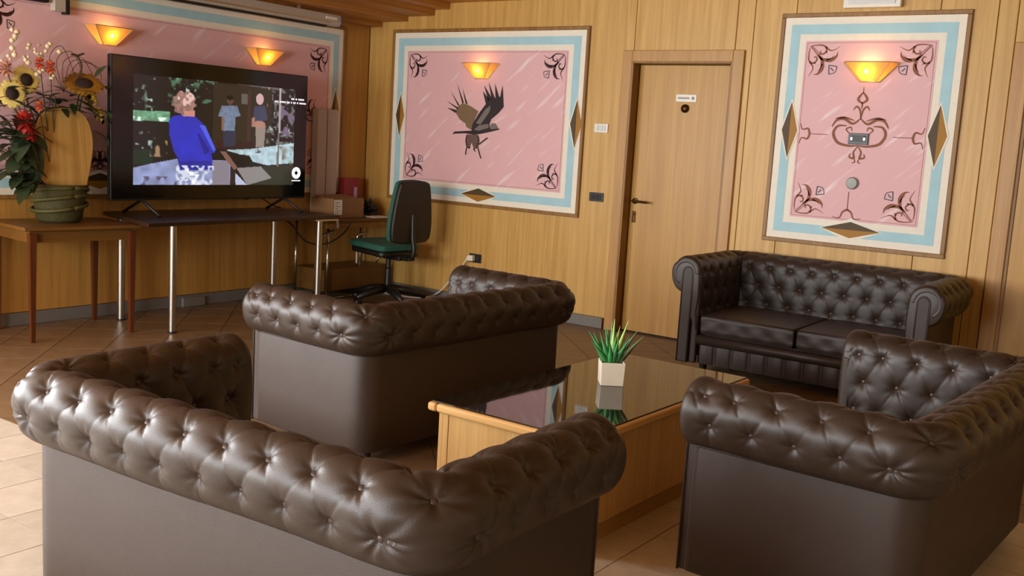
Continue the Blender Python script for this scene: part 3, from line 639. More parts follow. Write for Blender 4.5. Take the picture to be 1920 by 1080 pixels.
# trolley in the corner
r = thing('corner_trolley', 'wooden trolley table on thin metal tubes in the room corner', 'trolley')
q = G(); q.box(.04, .50, -.96, -.10, .672, .705); q.obj('table_top', CHERRY, r, bevel=.006)
q = G(); q.box(.475, .5, -.95, -.11, .632, .672); q.obj('front_rail', DARKW, r)
q = G(); q.box(.08, .44, -.92, -.14, .08, .27); q.obj('lower_shelf', CHERRY, r, bevel=.006)
for (x, y) in ((.1, -.93), (.46, -.9), (.1, -.13), (.455, -.14)):
    q = G(); q.tube([(x, y, 0), (x, y, .672)], .011, 10); q.obj('leg', CHROME, r, smooth=True)
q = G(); q.tube(bez([(.43, -.80, .60), (.45, -.95, .57), (.455, -1.02, .53), (.455, -1.03, .45), (.45, -1.025, .15), (.45, -1.01, .06), (.44, -.96, .016), (.42, -.70, .014), (.42, -.3, .014)]), .011, 10); q.obj('bent_tube', CHROME, r, smooth=True)
q = G(); q.tube(bez([(.45, -.42, .57), (.455, -.52, .56), (.455, -.54, .52), (.455, -.54, .3)]), .011, 10); q.obj('bent_tube', CHROME, r, smooth=True)
q = G(); q.tube([(.47, -.30, .3), (.47, -.20, .47)], .009, 8); q.obj('brace', CHROME, r, smooth=True)
q = G(); q.tube(bez([(.30, -.97, .722), (.42, -.95, .722), (.50, -.90, .722), (.53, -.87, .70), (.535, -.86, .64)]), .013, 10); k = q.obj('grey_hose', mat('grey_tube', '#9a8f80', .4), smooth=True); tag(k, 'short bent grey tube on the corner trolley beside the cardboard box', 'tube')
CARD = mat('cardboard', '#8a6540', .8, bump=(60, .05, .1)); CARDG = mat('grey_cardboard', '#b8aea4', .8, bump=(40, .05, .08))
r = thing('cardboard_box', 'brown cardboard box with white label on the corner trolley', 'box', (.28, -.62, .706), (0, 0, .06))
q = G(); q.box(-.13, .13, -.2, .2, 0, .17); q.obj('carton', CARD, r, bevel=.003)
q = G(); q.box(.1305, .132, -.19, -.09, .03, .16); lb = q.obj('label_sheet', WHITEP, r); q = G()
for k in range(6): q.box(.1321, .1326, -.18, -.18+(.05, .075, .04, .07, .03, .06)[k], .045+k*.018, .052+k*.018)
q.obj('printed_lines', mat('grey_print', '#8d8a84', .6), lb)
q = G(); q.box(-.13, .0, -.2, .2, .17, .175, Matrix.Translation((0, 0, 0)) @ Matrix.Rotation(.12, 4, 'Y')); q.obj('flap', CARD, r)
for k, (ya, yb) in enumerate(((-.715, -.605), (-.595, -.468))):
    q = G(); q.box(.03, .1, ya, yb, .706, 1.64); o = q.obj('tall_carton', CARDG, bevel=.004); tag(o, ('tall narrow grey carton standing beside the television, nearer of two', 'tall narrow grey carton standing in the corner, farther of two')[k], 'carton', 'tall grey cartons')
r = thing('red_bag', 'red gift bag standing behind the cardboard box', 'bag', (.1, -.30, .706))
v = [(-.04, -.09, 0), (.04, -.09, 0), (.04, .09, 0), (-.04, .09, 0), (-.03, -.1, .33), (.03, -.1, .33), (.03, .1, .33), (-.03, .1, .33)]
q = G(); q.add(v, [(3, 2, 1, 0), (0, 1, 5, 4), (1, 2, 6, 5), (2, 3, 7, 6), (3, 0, 4, 7)]); q.obj('bag_body', mat('red_paper', '#8e2028', .5), r)
q = G(); q.box(.037, .042, .02, .06, .05, .25); q.obj('stripe', mat('pale_violet', '#b49ab4', .5), r)
r = thing('dark_pouch', 'crumpled black bag with a green sprig on the trolley', 'bag', (.27, -.22, .712)); bm = bmesh.new(); bmesh.ops.create_icosphere(bm, subdivisions=3, radius=1)
for v in bm.verts:
    n_ = .75+.35*math.sin(5*v.co.x+2)*math.sin(6*v.co.y+1)+.2*math.sin(9*v.co.z); v.co = Vector((v.co.x*.09*n_, v.co.y*.11*n_, (v.co.z*n_+.75)*.065))
    v.co.z = max(v.co.z, 0)
me = bpy.data.meshes.new('pouch'); bm.to_mesh(me); bm.free(); me.materials.append(BLACKP); o = bpy.data.objects.new('pouch', me); COL.objects.link(o); o.parent = r
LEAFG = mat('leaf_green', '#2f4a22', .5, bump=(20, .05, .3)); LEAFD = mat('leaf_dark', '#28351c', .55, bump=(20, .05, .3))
def leaf(q, p, d, L, wd, droop=.2, nseg=5, M=None):
    d = Vector(d).normalized(); s = d.cross(Vector((0, 0, 1))); s = s.normalized() if s.length > .05 else Vector((1, 0, 0)); v = []; f = []
    for i in range(nseg+1):
        t = i/nseg; c = Vector(p)+d*L*t+Vector((0, 0, -droop*L*t*t)); w_ = wd*math.sin(PI*(.08+.92*t))**.8*.5 if t < 1 else .0005
        v += [tuple(c-s*w_), tuple(c+Vector((0, 0, -.12*w_))), tuple(c+s*w_)]
    for i in range(nseg): f += [(3*i, 3*i+1, 3*i+4, 3*i+3), (3*i+1, 3*i+2, 3*i+5, 3*i+4)]
    q.add(v, f)
q = G()
for k in range(9): leaf(q, (0, 0, .07), (math.cos(k*2.4)*.6, math.sin(k*2.4)*.6, 1), .1+.03*(k % 3), .03, .3)
q.obj('green_sprig', mat('grey_green', '#56665a', .6), r, smooth=True)
q = G(); q.box(.33, .49, -.36, -.15, .706, .712, Matrix.Identity(4)); o = q.obj('paper_sheet', WHITEP); tag(o, 'white papers lying on the front of the trolley', 'paper')

# ------------------------------------------------------------------ office chair
r = thing('office_chair', 'black and green office swivel chair turned to the corner', 'chair', (.80, -.50, 0), (0, 0, PI-.12))
GREEN = mat('green_fabric', '#2c6252', .85, bump=(160, .1, .15))
for k in range(5):
    a = 2*PI*k/5+.3; c_, s_ = math.cos(a), math.sin(a); q = G(); q.tube([(.02*c_, .02*s_, .125), (.17*c_, .17*s_, .11), (.335*c_, .335*s_, .066)], [.04, .034, .022], 8); q.obj('base_arm', BLACKP, r, smooth=True)
    q = G(); M = Matrix.Translation((.325*c_, .325*s_, .028)) @ Matrix.Rotation(a+PI/2, 4, 'Z') @ Matrix.Rotation(PI/2, 4, 'Y'); q.lathe([(.012, -.024), (.028, -.02), (.028, .02), (.012, .024)], 14, M); q.obj('caster', BLACKP, r, smooth=True)
q = G(); q.lathe([(.055, .09), (.05, .15), (.032, .16), (.03, .3), (.022, .31), (.022, .42)], 18); q.obj('column', BLACKP, r, auto=.6)
def pad(pts, z0, z1, M, name, m, bev=.02, sub=0):
    q = G(); q.prism(pts, z0, z1); o = q.obj(name, m, r, bevel=bev, seg=4); o.matrix_local = M; return o
def rrect(a, b, rad, n_=5):
    out = []
    for cx, cy, s0 in ((a-rad, b-rad, 0), (-a+rad, b-rad, PI/2), (-a+rad, -b+rad, PI), (a-rad, -b+rad, 3*PI/2)):
        out += [(cx+rad*math.cos(s0+PI/2*k/n_), cy+rad*math.sin(s0+PI/2*k/n_)) for k in range(n_+1)]
    return out
pad(rrect(.235, .225, .06), 0, .055, Matrix.Translation((.07, 0, .475)) @ Matrix.Rotation(-.04, 4, 'Y'), 'seat', GREEN, .022)
pad(rrect(.225, .215, .06), -.05, .0, Matrix.Translation((.06, 0, .475)) @ Matrix.Rotation(-.04, 4, 'Y'), 'seat_shell', BLACKP, .02)
q = G(); q.box(-.2, .12, -.06, .06, .39, .43); q.box(-.30, -.16, -.035, .035, .40, .425); q.obj('mechanism', BLACKP, r, bevel=.01)
q = G(); q.tube([(-.08, -.05, .42), (-.08, -.2, .41), (-.08, -.26, .41)], .008, 8); q.obj('lever', BLACKP, r)
q = G(); q.tube(bez([(-.22, 0, .41), (-.30, 0, .43), (-.32, 0, .5), (-.30, 0, .6), (-.29, 0, .8)]), .022, 8); q.obj('back_bar', BLACKP, r, smooth=True)
def backshape(s): return [(a*s, b) for a, b in bez([(-.17, .0), (0, -.012), (.17, .0), (.212, .03), (.222, .14), (.205, .3), (.175, .46), (.14, .515), (0, .53), (-.14, .515), (-.175, .46), (-.205, .3), (-.222, .14), (-.212, .03)], 4)]
BMx = Matrix.Translation((-.235, 0, .555)) @ Matrix.Rotation(-.06, 4, 'Y') @ Matrix(((0, 0, 1, 0), (1, 0, 0, 0), (0, 1, 0, 0), (0, 0, 0, 1)))
pad(backshape(1.), -.05, 0., BMx, 'backrest_shell', mat('brown_black_shell', '#211b18', .5), .02)
pad(backshape(.985), .001, .045, BMx, 'backrest_cushion', GREEN, .02)

# ------------------------------------------------------------------ sunflower arrangement
r = thing('sunflower_arrangement', 'basket of artificial sunflowers with an oval wooden slice on the small table', 'flowers', (.30, -3.235, .7425))
WICK = mat('olive_wrap', '#403c18', .75, bump=(45, .4, .35))
q = G(); q.lathe([(.12, 0), (.145, .02), (.16, .14), (.185, .25), (.18, .255), (.15, .14)], 28); q.obj('basket', WICK, r, auto=.9)
q = G(); nn = 28
for ph, z in ((0, .10), (.9, .16), (1.7, .21)): q.tube([((.168+.012*z*4)*math.cos(2*PI*k/nn), (.168+.012*z*4)*math.sin(2*PI*k/nn), z+.025*math.sin(2*PI*k/nn+ph)) for k in range(nn+1)], .013, 6)
q.obj('ribbon_wrap', mat('olive_ribbon', '#4a4618', .6, bump=(30, .3, .2)), r, smooth=True)
# oval slice of wood, facing the room
pts = bez([(-.10, .0), (.10, .0), (.135, .08), (.18, .26), (.19, .38), (.16, .5), (.09, .56), (-.04, .565), (-.14, .52), (-.19, .4), (-.195, .27), (-.165, .1)], 4)
MS = Matrix.Translation((.075, .012, .19)) @ Matrix.Rotation(-.12, 4, 'Y') @ Matrix.Rotation(-.12, 4, 'Z') @ Matrix(((0, 0, 1, 0), (1, 0, 0, 0), (0, 1, 0, 0), (0, 0, 0, 1)))
q = G(); q.prism(pts, 0, .025); o = q.obj('wooden_slice', wood('slice_wood', '#a27c3c', '#c09a56', 1, .6, 16, 0), r, bevel=.006); o.matrix_local = MS
q = G(); q.prism([(a*1.03, -.01+b*1.035) for a, b in pts], -.012, .0); o = q.obj('bark_edge', mat('bark', '#4e3016', .9, bump=(40, .4, .3)), r); o.matrix_local = MS
PET = mat('sunflower_petal', '#d8a81e', .55, bump=(30, .05, .25)); PETL = mat('pale_petal', '#e0cf7a', .55, bump=(30, .05, .2)); PETD = mat('ochre_petal', '#8f6414', .6, bump=(30, .05, .25)); DISC = mat('sunflower_disc', '#2a1810', .9, bump=(120, .5, .3))
ORNG = mat('orange_bloom', '#d9653a', .55, bump=(40, .1, .2)); REDF = mat('red_bloom', '#b02a22', .55, bump=(40, .1, .25)); WHTF = mat('cream_bloom', '#d8c8a4', .6, bump=(40, .1, .15)); STEM = mat('stem', '#3a4018', .7)
def frame(p, d):
    d = Vector(d).normalized(); return Matrix.Translation(p) @ d.to_track_quat('Z', 'Y').to_matrix().to_4x4()
def sunflower(p, d, rad, pm, n_=18, rows=2):
    M = frame(p, d); q = G()
    for rw in range(rows):
        for k in range(n_):
            a = 2*PI*(k+.5*rw)/n_+random.uniform(-.06, .06); L = rad*random.uniform(.88, 1.05); c_, s_ = math.cos(a), math.sin(a); z0 = .004-.004*rw; wd = rad*.16
            v = [(rad*.36*c_, rad*.36*s_, z0)]+[((L*t)*c_+e*s_*w_*wd*-1, (L*t)*s_+e*c_*w_*wd, z0+.05*rad*math.sin(t*3)-.12*rad*(t-.4)*rw) for t, w_ in ((.6, 1), (.82, .8)) for e in (1, -1)]+[(L*c_, L*s_, z0-.03*rad)]
            q.add([tuple(M @ Vector(x)) for x in v], [(0, 2, 1), (1, 2, 4, 3), (3, 4, 5)])
    o = q.obj('sunflower', pm, r)
    q = G(); q.lathe([(rad*.42, 0), (rad*.40, .012), (rad*.3, .022), (0.001, .026)], 18, M, cap=False); q.obj('disc', DISC, o, smooth=True)
    q = G(); q.tube(bez([tuple(M @ Vector((0, 0, -.002))), tuple(M @ Vector((0, 0, -.06))), (p[0]*.5, p[1]*.5, .45*p[2]+.1), (0, 0, .22)], 6), .006, 6); q.obj('stem', STEM, o, smooth=True)
def W_(y, z, x=.3): return (x-.30, y+3.235, z-.7425)
sunflower(W_(-3.585, 1.565, .36), (1, -.15, .12), .095, PETL)
sunflower(W_(-3.475, 1.66, .33), (1, .05, .2), .10, PETL)
sunflower(W_(-3.08, 1.665, .34), (.55, -.25, .8), .135, PETD, 22)
sunflower(W_(-3.0, 1.60, .24), (.5, .4, .3), .085, PETD, 16)
def bloom(p, rad, m, n_=40, name='bloom'):
    q = G()
    for k in range(n_):
        z = 1-2*(k+.5)/n_; a = k*2.39996; s_ = math.sqrt(1-z*z); d = Vector((s_*math.cos(a), s_*math.sin(a), z)); leaf(q, Vector(p)+d*rad*.25, d, rad*.85, rad*.5, .05, 3)
    o = q.obj(name, m, r, smooth=True); q = G(); q.tube(bez([p, (p[0]*.6, p[1]*.6, p[2]*.6), (0, 0, .2)], 5), .004, 6); q.obj('stem', STEM, o)
for y, z, x, rad, m in ((-3.40, 1.775, .36, .04, ORNG), (-3.335, 1.755, .37, .045, ORNG), (-3.44, 1.50, .42, .035, ORNG), (-3.54, 1.40, .42, .075, REDF), (-3.50, 1.31, .42, .05, REDF), (-3.62, 1.72, .36, .05, mat('pink_bloom', '#c08a6e', .6))): bloom(W_(y, z, x), rad, m)
q = G(); rs = random.Random(4)
def blob(q, p, rad): q.lathe([(.002, -rad), (rad*.8, -rad*.5), (rad, 0), (rad*.7, rad*.6), (.002, rad)], 7, Matrix.Translation(p))
for k in range(26):
    y, z = rs.uniform(-3.64, -3.30), rs.uniform(1.76, 1.97)-0; 
    if y > -3.4: z = rs.uniform(1.82, 1.90)
    blob(q, W_(y, z, rs.uniform(.2, .45)), rs.uniform(.009, .02))
for (y, z) in ((-3.345, 1.885), (-3.33, 1.90), (-3.56, 1.925), (-3.58, 1.895), (-3.31, 1.70), (-3.32, 1.685), (-3.38, 1.73), (-3.40, 1.715), (-3.42, 1.70)): blob(q, W_(y, z, .36), .017)
q.obj('cream_buds', WHTF, r, smooth=True)['kind'] = 'stuff'
q = G()
for k in range(30):
    y, z = rs.uniform(-2.99, -2.89), 0; z = 1.60-(y+2.99)*1.6+rs.uniform(-.03, .03); blob(q, W_(y, z, rs.uniform(.2, .3)), rs.uniform(.010, .018))
q.obj('yellow_buds', mat('yellow_bud', '#c9a82a', .6), r, smooth=True)['kind'] = 'stuff'
q = G()      # leaves: many, each its own geometry, joined
for k in range(230):
    a = rs.uniform(0, 2*PI); y, z = rs.uniform(-3.62, -3.0), rs.uniform(1.05, 1.62); x = rs.uniform(.06, .42)
    if y > -3.42 and x > .30 and z < 1.45: x = rs.uniform(.05, .22)
    dx = math.cos(a)
    if y > -3.44 and z < 1.5: dx = -abs(dx)
    leaf(q, W_(y, z, x), (dx, math.sin(a), rs.uniform(-.3, .6)), rs.uniform(.1, .2), rs.uniform(.03, .075), .3)
for k in range(34):
    y, z = rs.uniform(-3.6, -3.45), rs.uniform(.98, 1.4); leaf(q, W_(y, z, rs.uniform(.3, .45)), (.3, rs.uniform(-1, .1), rs.uniform(-.2, .5)), rs.uniform(.12, .22), .08, .4)
q.v = [(max(a, -.255), b, c) for a, b, c in q.v]
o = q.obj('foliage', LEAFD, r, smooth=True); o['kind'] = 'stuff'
for (y, z, d, L, wd) in ((-3.05, 1.51, (.3, 1, .05), .22, .09), (-3.12, 1.52, (.3, .9, -.2), .22, .07), (-3.2, 1.54, (.3, -.6, .25), .2, .08), (-3.15, 1.5, (.5, -.2, .3), .15, .07), (-2.99, 1.72, (.1, .5, .9), .16, .12), (-2.95, 1.66, (.1, .9, .2), .15, .11), (-3.0, 1.36, (.2, .8, -.3), .16, .06), (-3.45, 1.30, (.3, -.1, -.9), .28, .15), (-3.48, 1.38, (.4, -.4, -.5), .24, .13), (-3.46, 1.12, (.4, -.3, -.5), .2, .13), (-3.5, 1.2, (.4, -.6, -.3), .2, .12)):
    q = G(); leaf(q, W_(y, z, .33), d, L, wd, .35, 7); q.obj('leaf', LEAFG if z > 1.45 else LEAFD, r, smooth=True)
q = G()      # thin curling twigs
for k in range(16):
    y = rs.uniform(-3.6, -3.2); z = rs.uniform(1.0, 1.5); q.tube(bez([W_(y, z, .3), W_(y-.1+rs.uniform(-.08, .08), z+.1, .36), W_(y-.2+rs.uniform(-.1, .2), z+rs.uniform(-.05, .1), .36)], 5), .003, 5)
q.tube(bez([W_(-3.10, 1.70), W_(-3.09, 1.78, .33), W_(-3.13, 1.845, .34), W_(-3.17, 1.85, .34)], 6), .007, 6); q.tube(bez([W_(-3.13, 1.845, .34), W_(-3.08, 1.865, .34)], 6), .007, 6)
for k in range(5): q.tube(bez([W_(-3.2, 1.6, .3), W_(-3.2+.05*k-.1, 1.8, .3), W_(-3.1+.07*k-.1, 1.9-.03*k, .28), W_(-3.0+.07*k-.1, 1.7, .28)], 6), .0022, 5)
q.obj('twigs', mat('twig', '#4e3a26', .8), r, smooth=True)['kind'] = 'stuff'

for ch in list(r.children)+[c for k in r.children for c in k.children]:      # keep clear of the television's edge
    for v in ch.data.vertices:
        if ch.name.startswith(('wooden_slice', 'bark')): continue
        v.co.y = min(v.co.y, .322)

# ------------------------------------------------------------------ coffee table
tx, ty, ta = 4.65, -3.376, -.018; tw, tl, th = .706, 1.434, .443
r = thing('coffee_table', 'boxy oak coffee table with smoked glass top between the sofas', 'table', (tx, ty, 0), (0, 0, ta))
a, b = tw/2, tl/2; i_ = .035
q = G(); q.box(-a+i_+.012, a-i_-.012, -b+i_+.012, b-i_-.012, 0, .07); q.obj('plinth', wood('plinth_oak', '#a07a40', '#b88e50', 1, .4, 22, 0), r, bevel=.002)
q = G(); q.box(-a+i_+.02, a-i_-.02, -b+i_+.02, b-i_-.02, .07, .40); q.obj('carcass', DARKW, r)
for s in (-1, 1):
    q = G(); q.box(*sorted((s*(a-i_), s*(a-i_-.02))), -b+i_, b-i_, .072, .41); q.obj('side_panel', TABW, r, bevel=.002)
    q = G(); q.box(-a+i_+.05, a-i_-.02, *sorted((s*(b-i_), s*(b-i_-.02))), .072, .41); q.obj('end_panel', TABW, r, bevel=.002)
    q = G(); q.box(-a+i_+.02, -a+i_+.048, *sorted((s*(b-i_+.001), s*(b-i_-.02))), .072, .41); q.obj('corner_post', TABW, r, bevel=.002)
rw = .045
for s in (-1, 1):
    q = G(); q.box(*sorted((s*a, s*(a-rw))), -b, b, .406, .441); q.obj('rim', TABR, r, bevel=.012, seg=4)
    q = G(); q.box(-a+rw, a-rw, *sorted((s*b, s*(b-rw))), .406, .441); q.obj('rim', wood('rim_end', '#cf9f5c', '#e2b878', 0, .35, 22, .0), r, bevel=.012, seg=4)
GL = bpy.data.materials.new('smoked_glass'); GL.use_nodes = True; p = GL.node_tree.nodes['Principled BSDF']; p.inputs['Base Color'].default_value = (.012, .010, .007, 1); p.inputs['Roughness'].default_value = .03; p.inputs['IOR'].default_value = 1.75
nzn = GL.node_tree.nodes.new('ShaderNodeTexNoise'); nzn.inputs['Scale'].default_value = 3; mrn = GL.node_tree.nodes.new('ShaderNodeMapRange'); mrn.inputs[3].default_value = .02; mrn.inputs[4].default_value = .05; GL.node_tree.links.new(nzn.outputs['Fac'], mrn.inputs[0]); GL.node_tree.links.new(mrn.outputs[0], p.inputs['Roughness'])
q = G(); q.box(-a+.014, a-.014, -b+.014, b-.014, .4415, .447); q.obj('glass_top', GL, r, bevel=.0015)

# potted succulent
r = thing('potted_succulent', 'small green spiky succulent in a white cube pot on the glass top', 'plant', (4.635, -3.287, .4475), (0, 0, .66))
hw = .052; PW = mat('white_ceramic', '#e9e0cc', .45)
q = G(); t_ = .006
v = []
for z, e in ((0, hw*.94), (.1, hw), (.1, hw-t_), (.084, hw-t_)): v += [(-e, -e, z), (e, -e, z), (e, e, z), (-e, e, z)]
f = [(3, 2, 1, 0), (12, 13, 14, 15)]
for L in range(3): f += [(L*4+k, L*4+(k+1) % 4, L*4+4+(k+1) % 4, L*4+4+k) for k in range(4)]
q.add(v, f); q.obj('pot', PW, r, bevel=.0025)
q = G(); q.box(-hw+.007, hw-.007, -hw+.007, hw-.007, .08, .088); q.obj('soil', mat('soil', '#3a2a1a', .9, bump=(90, .5, .4)), r)
SG = [mat('succulent_green', '#3f8a4c', .45, bump=(14, .02, .25)), mat('succulent_light', '#a8c860', .45, bump=(14, .02, .2)), mat('succulent_grey', '#6a7f58', .5, bump=(14, .02, .2))]
rs = random.Random(11)
LV = [(0, .03, 1, .20, 1), (.25, .0, 1, .205, 1), (-.18, .1, 1, .17, 0), (-.35, -.1, 1, .16, 0), (-.6, .1, 1, .165, 0), (-.5, .3, 1, .15, 0), (.55, .1, 1, .18, 2), (.75, -.05, 1, .17, 2), (.4, -.2, 1, .14, 0), (.1, -.3, 1, .13, 0), (-.15, -.35, 1, .12, 0), (.3, .4, 1, .15, 0), (-.1, .45, 1, .16, 0), (.05, -.15, 1, .15, 0), (.5, .4, 1, .14, 2), (-.7, -.2, 1, .13, 0), (-.02, .2, 1, .19, 0), (.15, .2, 1, .17, 1)]
for dx, dy, dz, L, mi in LV:
    d = Vector((dx, dy, dz)).normalized(); q = G(); n_ = 7; v = []; f = []
    s = d.cross(Vector((.1, -1, 0))).normalized(); u = s.cross(d)
    for k in range(n_+1):
        t = k/n_; c = Vector((dx*.022, dy*.022, .082))+d*L*t+Vector((dx, dy, 0))*L*.10*t*t; w_ = .0155*(1-t**1.6)*(.75+.6*math.sin(PI*min(1, t*1.6))*.5)+.0004
        v += [tuple(c-s*w_), tuple(c-u*w_*.45), tuple(c+s*w_), tuple(c+u*w_*.25)]
    for k in range(n_): f += [(4*k+j, 4*k+(j+1) % 4, 4*k+4+(j+1) % 4, 4*k+4+j) for j in range(4)]
    q.add(v, f); q.obj('leaf', SG[mi], r, smooth=True)

# ------------------------------------------------------------------ chesterfield sofas
W, D = 1.553, .778; RC = .10; ZS = .535; NB = 20
SL = (D-RC); AL = RC*PI/2; BLn = W-2*RC; TOT = 2*SL+2*AL+BLn
def path(s):
    """outer body line, starting at the front of the arm at -x; returns point and outward normal"""
    if s <= SL: return (-W/2, D-s), (-1, 0)
    s -= SL
    if s <= AL: a = s/RC; c = (-W/2+RC, RC); return (c[0]-RC*math.cos(a), c[1]-RC*math.sin(a)), (-math.cos(a), -math.sin(a))
    s -= AL
    if s <= BLn: return (-W/2+RC+s, 0), (0, -1)
    s -= BLn
    if s <= AL: a = s/RC; c = (W/2-RC, RC); return (c[0]+RC*math.sin(a), c[1]-RC*math.cos(a)), (math.sin(a), -math.cos(a))
    s -= AL
    return (W/2, RC+s), (1, 0)
# roll profile (n outward, z)
prof = []; zr, rr_, cn = .668, .11, -.02
def arc_len():
    P = [(-.135, .30+.368*k/40) for k in range(41)]
    P += [(cn-rr_*math.cos(a)-.0, zr+rr_*math.sin(a)) for a in np.linspace(0, PI, 50)[1:]]
    P += [(.0+.09*math.cos(a), zr-.0-(zr-ZS)*math.sin(a)) for a in np.linspace(0, PI/2, 36)[1:]]
    P[0:41] = [(-.13-.0*k, z) for k, (_, z) in enumerate(P[0:41])]
    return P
RAW = np.array(arc_len()); dl = np.r_[0, np.cumsum(np.hypot(*np.diff(RAW, axis=0).T))]; TL = dl[-1]
NT, NS = 150, 620
tt = np.linspace(0, TL, NT); PN = np.interp(tt, dl, RAW[:, 0]); PZ = np.interp(tt, dl, RAW[:, 1])
dN = np.gradient(PN, tt); dZ = np.gradient(PZ, tt); nl = np.hypot(dN, dZ); NN, NZ = -dZ/nl, dN/nl    # outward from the roll
NN, NZ = -NN*-1, NZ
ROW0, DT, ROWS = .128, .126, 6
DS = TOT/NB
def tuft(ss, ts):
    p = ss/DS; qv = (ts-ROW0)/DT
    qc = np.clip(qv, 0, ROWS-1)
    a = p-qc/2; b = p+qc/2
    fa, fb = np.abs(np.sin(PI*a)), np.abs(np.sin(PI*b))
    pil = (fa*fb)**.5
    edge = np.clip(1-np.maximum(qv-(ROWS-1), -qv), 0, 1)      # fades below the last rows
    pil = np.where((qv > ROWS-1) | (qv < 0), 1-(1-(fa*fb)**.5)*edge, pil)
    d = -.0032*(1-pil)
    crease = np.exp(-np.minimum(np.abs(a-np.round(a)), np.abs(b-np.round(b)))*DS/.0032)*np.where((qv > -.2) & (qv < ROWS-.8), 1, edge)
    wv = .35+.65*(np.sin(p*5.1+qv*2.3)*np.sin(qv*3.7+p*1.3+1) > -.15)
    bd = np.hypot((a-np.round(a))*.5+(b-np.round(b))*.5, ((b-np.round(b))-(a-np.round(a)))*.84)*DS
    d = d-.0044*crease*(.25+.75*np.exp(-(bd/.05)**2))*wv
    return d, p, qv
S_, T_ = np.meshgrid(np.linspace(0, TOT, NS), tt, indexing='ij')
dsp, p_, q_ = tuft(S_, T_)
rgn = np.random.RandomState(5); BT = []
for j in range(ROWS):
    for i in range(0, NB+1):
        sb = (i+.5*(j % 2))*DS
        if sb > TOT+1e-6: continue
        sb_ = min(max(sb, .045), TOT-.045); tb = ROW0+j*DT
        r_ = np.hypot(S_-sb_, T_-tb); th_ = np.arctan2(T_-tb, S_-sb_)
        dsp = dsp-.0235*np.exp(-(r_/.0235)**1.2)
        k_ = rgn.randint(5, 9); ph = rgn.rand()*6.28
        corner = SL-.05 < sb_ < SL+AL+.05 or TOT-SL-AL-.05 < sb_ < TOT-SL+.05
        amp = .0095 if corner else .0032
        dsp = dsp-amp*np.exp(-(r_/(.062 if corner else .05))**2)*(.5+.5*np.cos(k_*th_+ph))*np.clip(r_/.018, 0, 1)
        BT.append((sb_, tb))
dsp = dsp*np.clip(np.minimum(T_, TL-T_)/.02, 0, 1)
# slow sag
dsp = dsp+.003*np.sin(S_*7.3+1)*np.sin(T_*6)
verts = []; FR = [0]*6
def ringpts(s, y_off, shrink, dd):
    (px_, py_), (nx, ny) = path(min(max(s, 0), TOT)); out = []
    for k in range(NT):
        n_, z = PN[k]+NN[k]*dd[k], PZ[k]+NZ[k]*dd[k]
        n_, z = -.02+(n_+.02)*shrink, .62+(z-.62)*shrink if z > .45 else z
        out.append((px_+nx*n_, py_+ny*n_+y_off, z))
    return out
rows_ = []
for e in range(5, 0, -1):
    a = e/5*PI/2; rows_.append(ringpts(0, .035*math.sin(a), 1-.16*(1-math.cos(a)), dsp[0]))
for i in range(NS): rows_.append(ringpts(S_[i, 0], 0, 1, dsp[i]))
for e in range(1, 6):
    a = e/5*PI/2; rows_.append(ringpts(TOT, .035*math.sin(a), 1-.16*(1-math.cos(a)), dsp[-1]))
g = G(); n_r = len(rows_)
g.v = [p for R_ in rows_ for p in R_]
for i in range(n_r-1): g.f += [(i*NT+k, i*NT+k+1, (i+1)*NT+k+1, (i+1)*NT+k) for k in range(NT-1)]
g.f += [tuple(range(NT-1, -1, -1)), tuple((n_r-1)*NT+k for k in range(NT))]
sofa0 = thing('chesterfield_sofa', 'x', 'sofa', (0, 0, 0), (0, 0, 0), 'dark brown tufted leather two-seater sofas')
roll = g.obj('tufted_roll', LEATH, sofa0, auto=1.2)
bmh = G(); bmh.lathe([(.0115, -.004), (.0115, .001), (.009, .0042), (.005, .0058), (.0005, .0062)], 12, cap=False); bme = bmh.mesh('button'); bme.materials.append(BUTTON); bme.polygons.foreach_set('use_smooth', [True]*len(bme.polygons))
for sb, tb in BT:
    (px_, py_), (nx, ny) = path(sb); k = min(NT-1, int(round(tb/TL*(NT-1)))); i = min(NS-1, int(round(sb/TOT*(NS-1))))
    n_, z = PN[k]+NN[k]*(dsp[i, k]+.001), PZ[k]+NZ[k]*(dsp[i, k]+.001)
    if z < .36: continue
    o = bpy.data.objects.new('button', bme); COL.objects.link(o); o.parent = roll
    o.matrix_local = frame((px_+nx*n_, py_+ny*n_, z), (nx*NN[k], ny*NN[k], NZ[k]))
# outer panels below the roll
g = G(); pr = [(-.03, .075), (-.006, .07), (.0, .078), (.001, .25), (.0, ZS-.012), (-.004, ZS+.004), (-.03, ZS+.01)]; m_ = len(pr); ns = 120
for i in range(ns+1):
    (px_, py_), (nx, ny) = path(TOT*i/ns); g.v += [(px_+nx*a, py_+ny*a, z) for a, z in pr]
for i in range(ns): g.f += [(i*m_+k, i*m_+k+1, (i+1)*m_+k+1, (i+1)*m_+k) for k in range(m_-1)]
g.f += [tuple(range(m_-1, -1, -1)), tuple(ns*m_+k for k in range(m_))]
g.obj('outer_panel', LEATHP, sofa0, auto=.9)
g = G(); ns = 120; pv = []          # piping along the seam
for i in range(ns+1):
    (px_, py_), (nx, ny) = path(TOT*i/ns); pv.append((px_+nx*.001, py_+ny*.001, ZS-.001))
g.tube(pv, .0045, 6); g.obj('seam_piping', LEATH, sofa0, smooth=True)
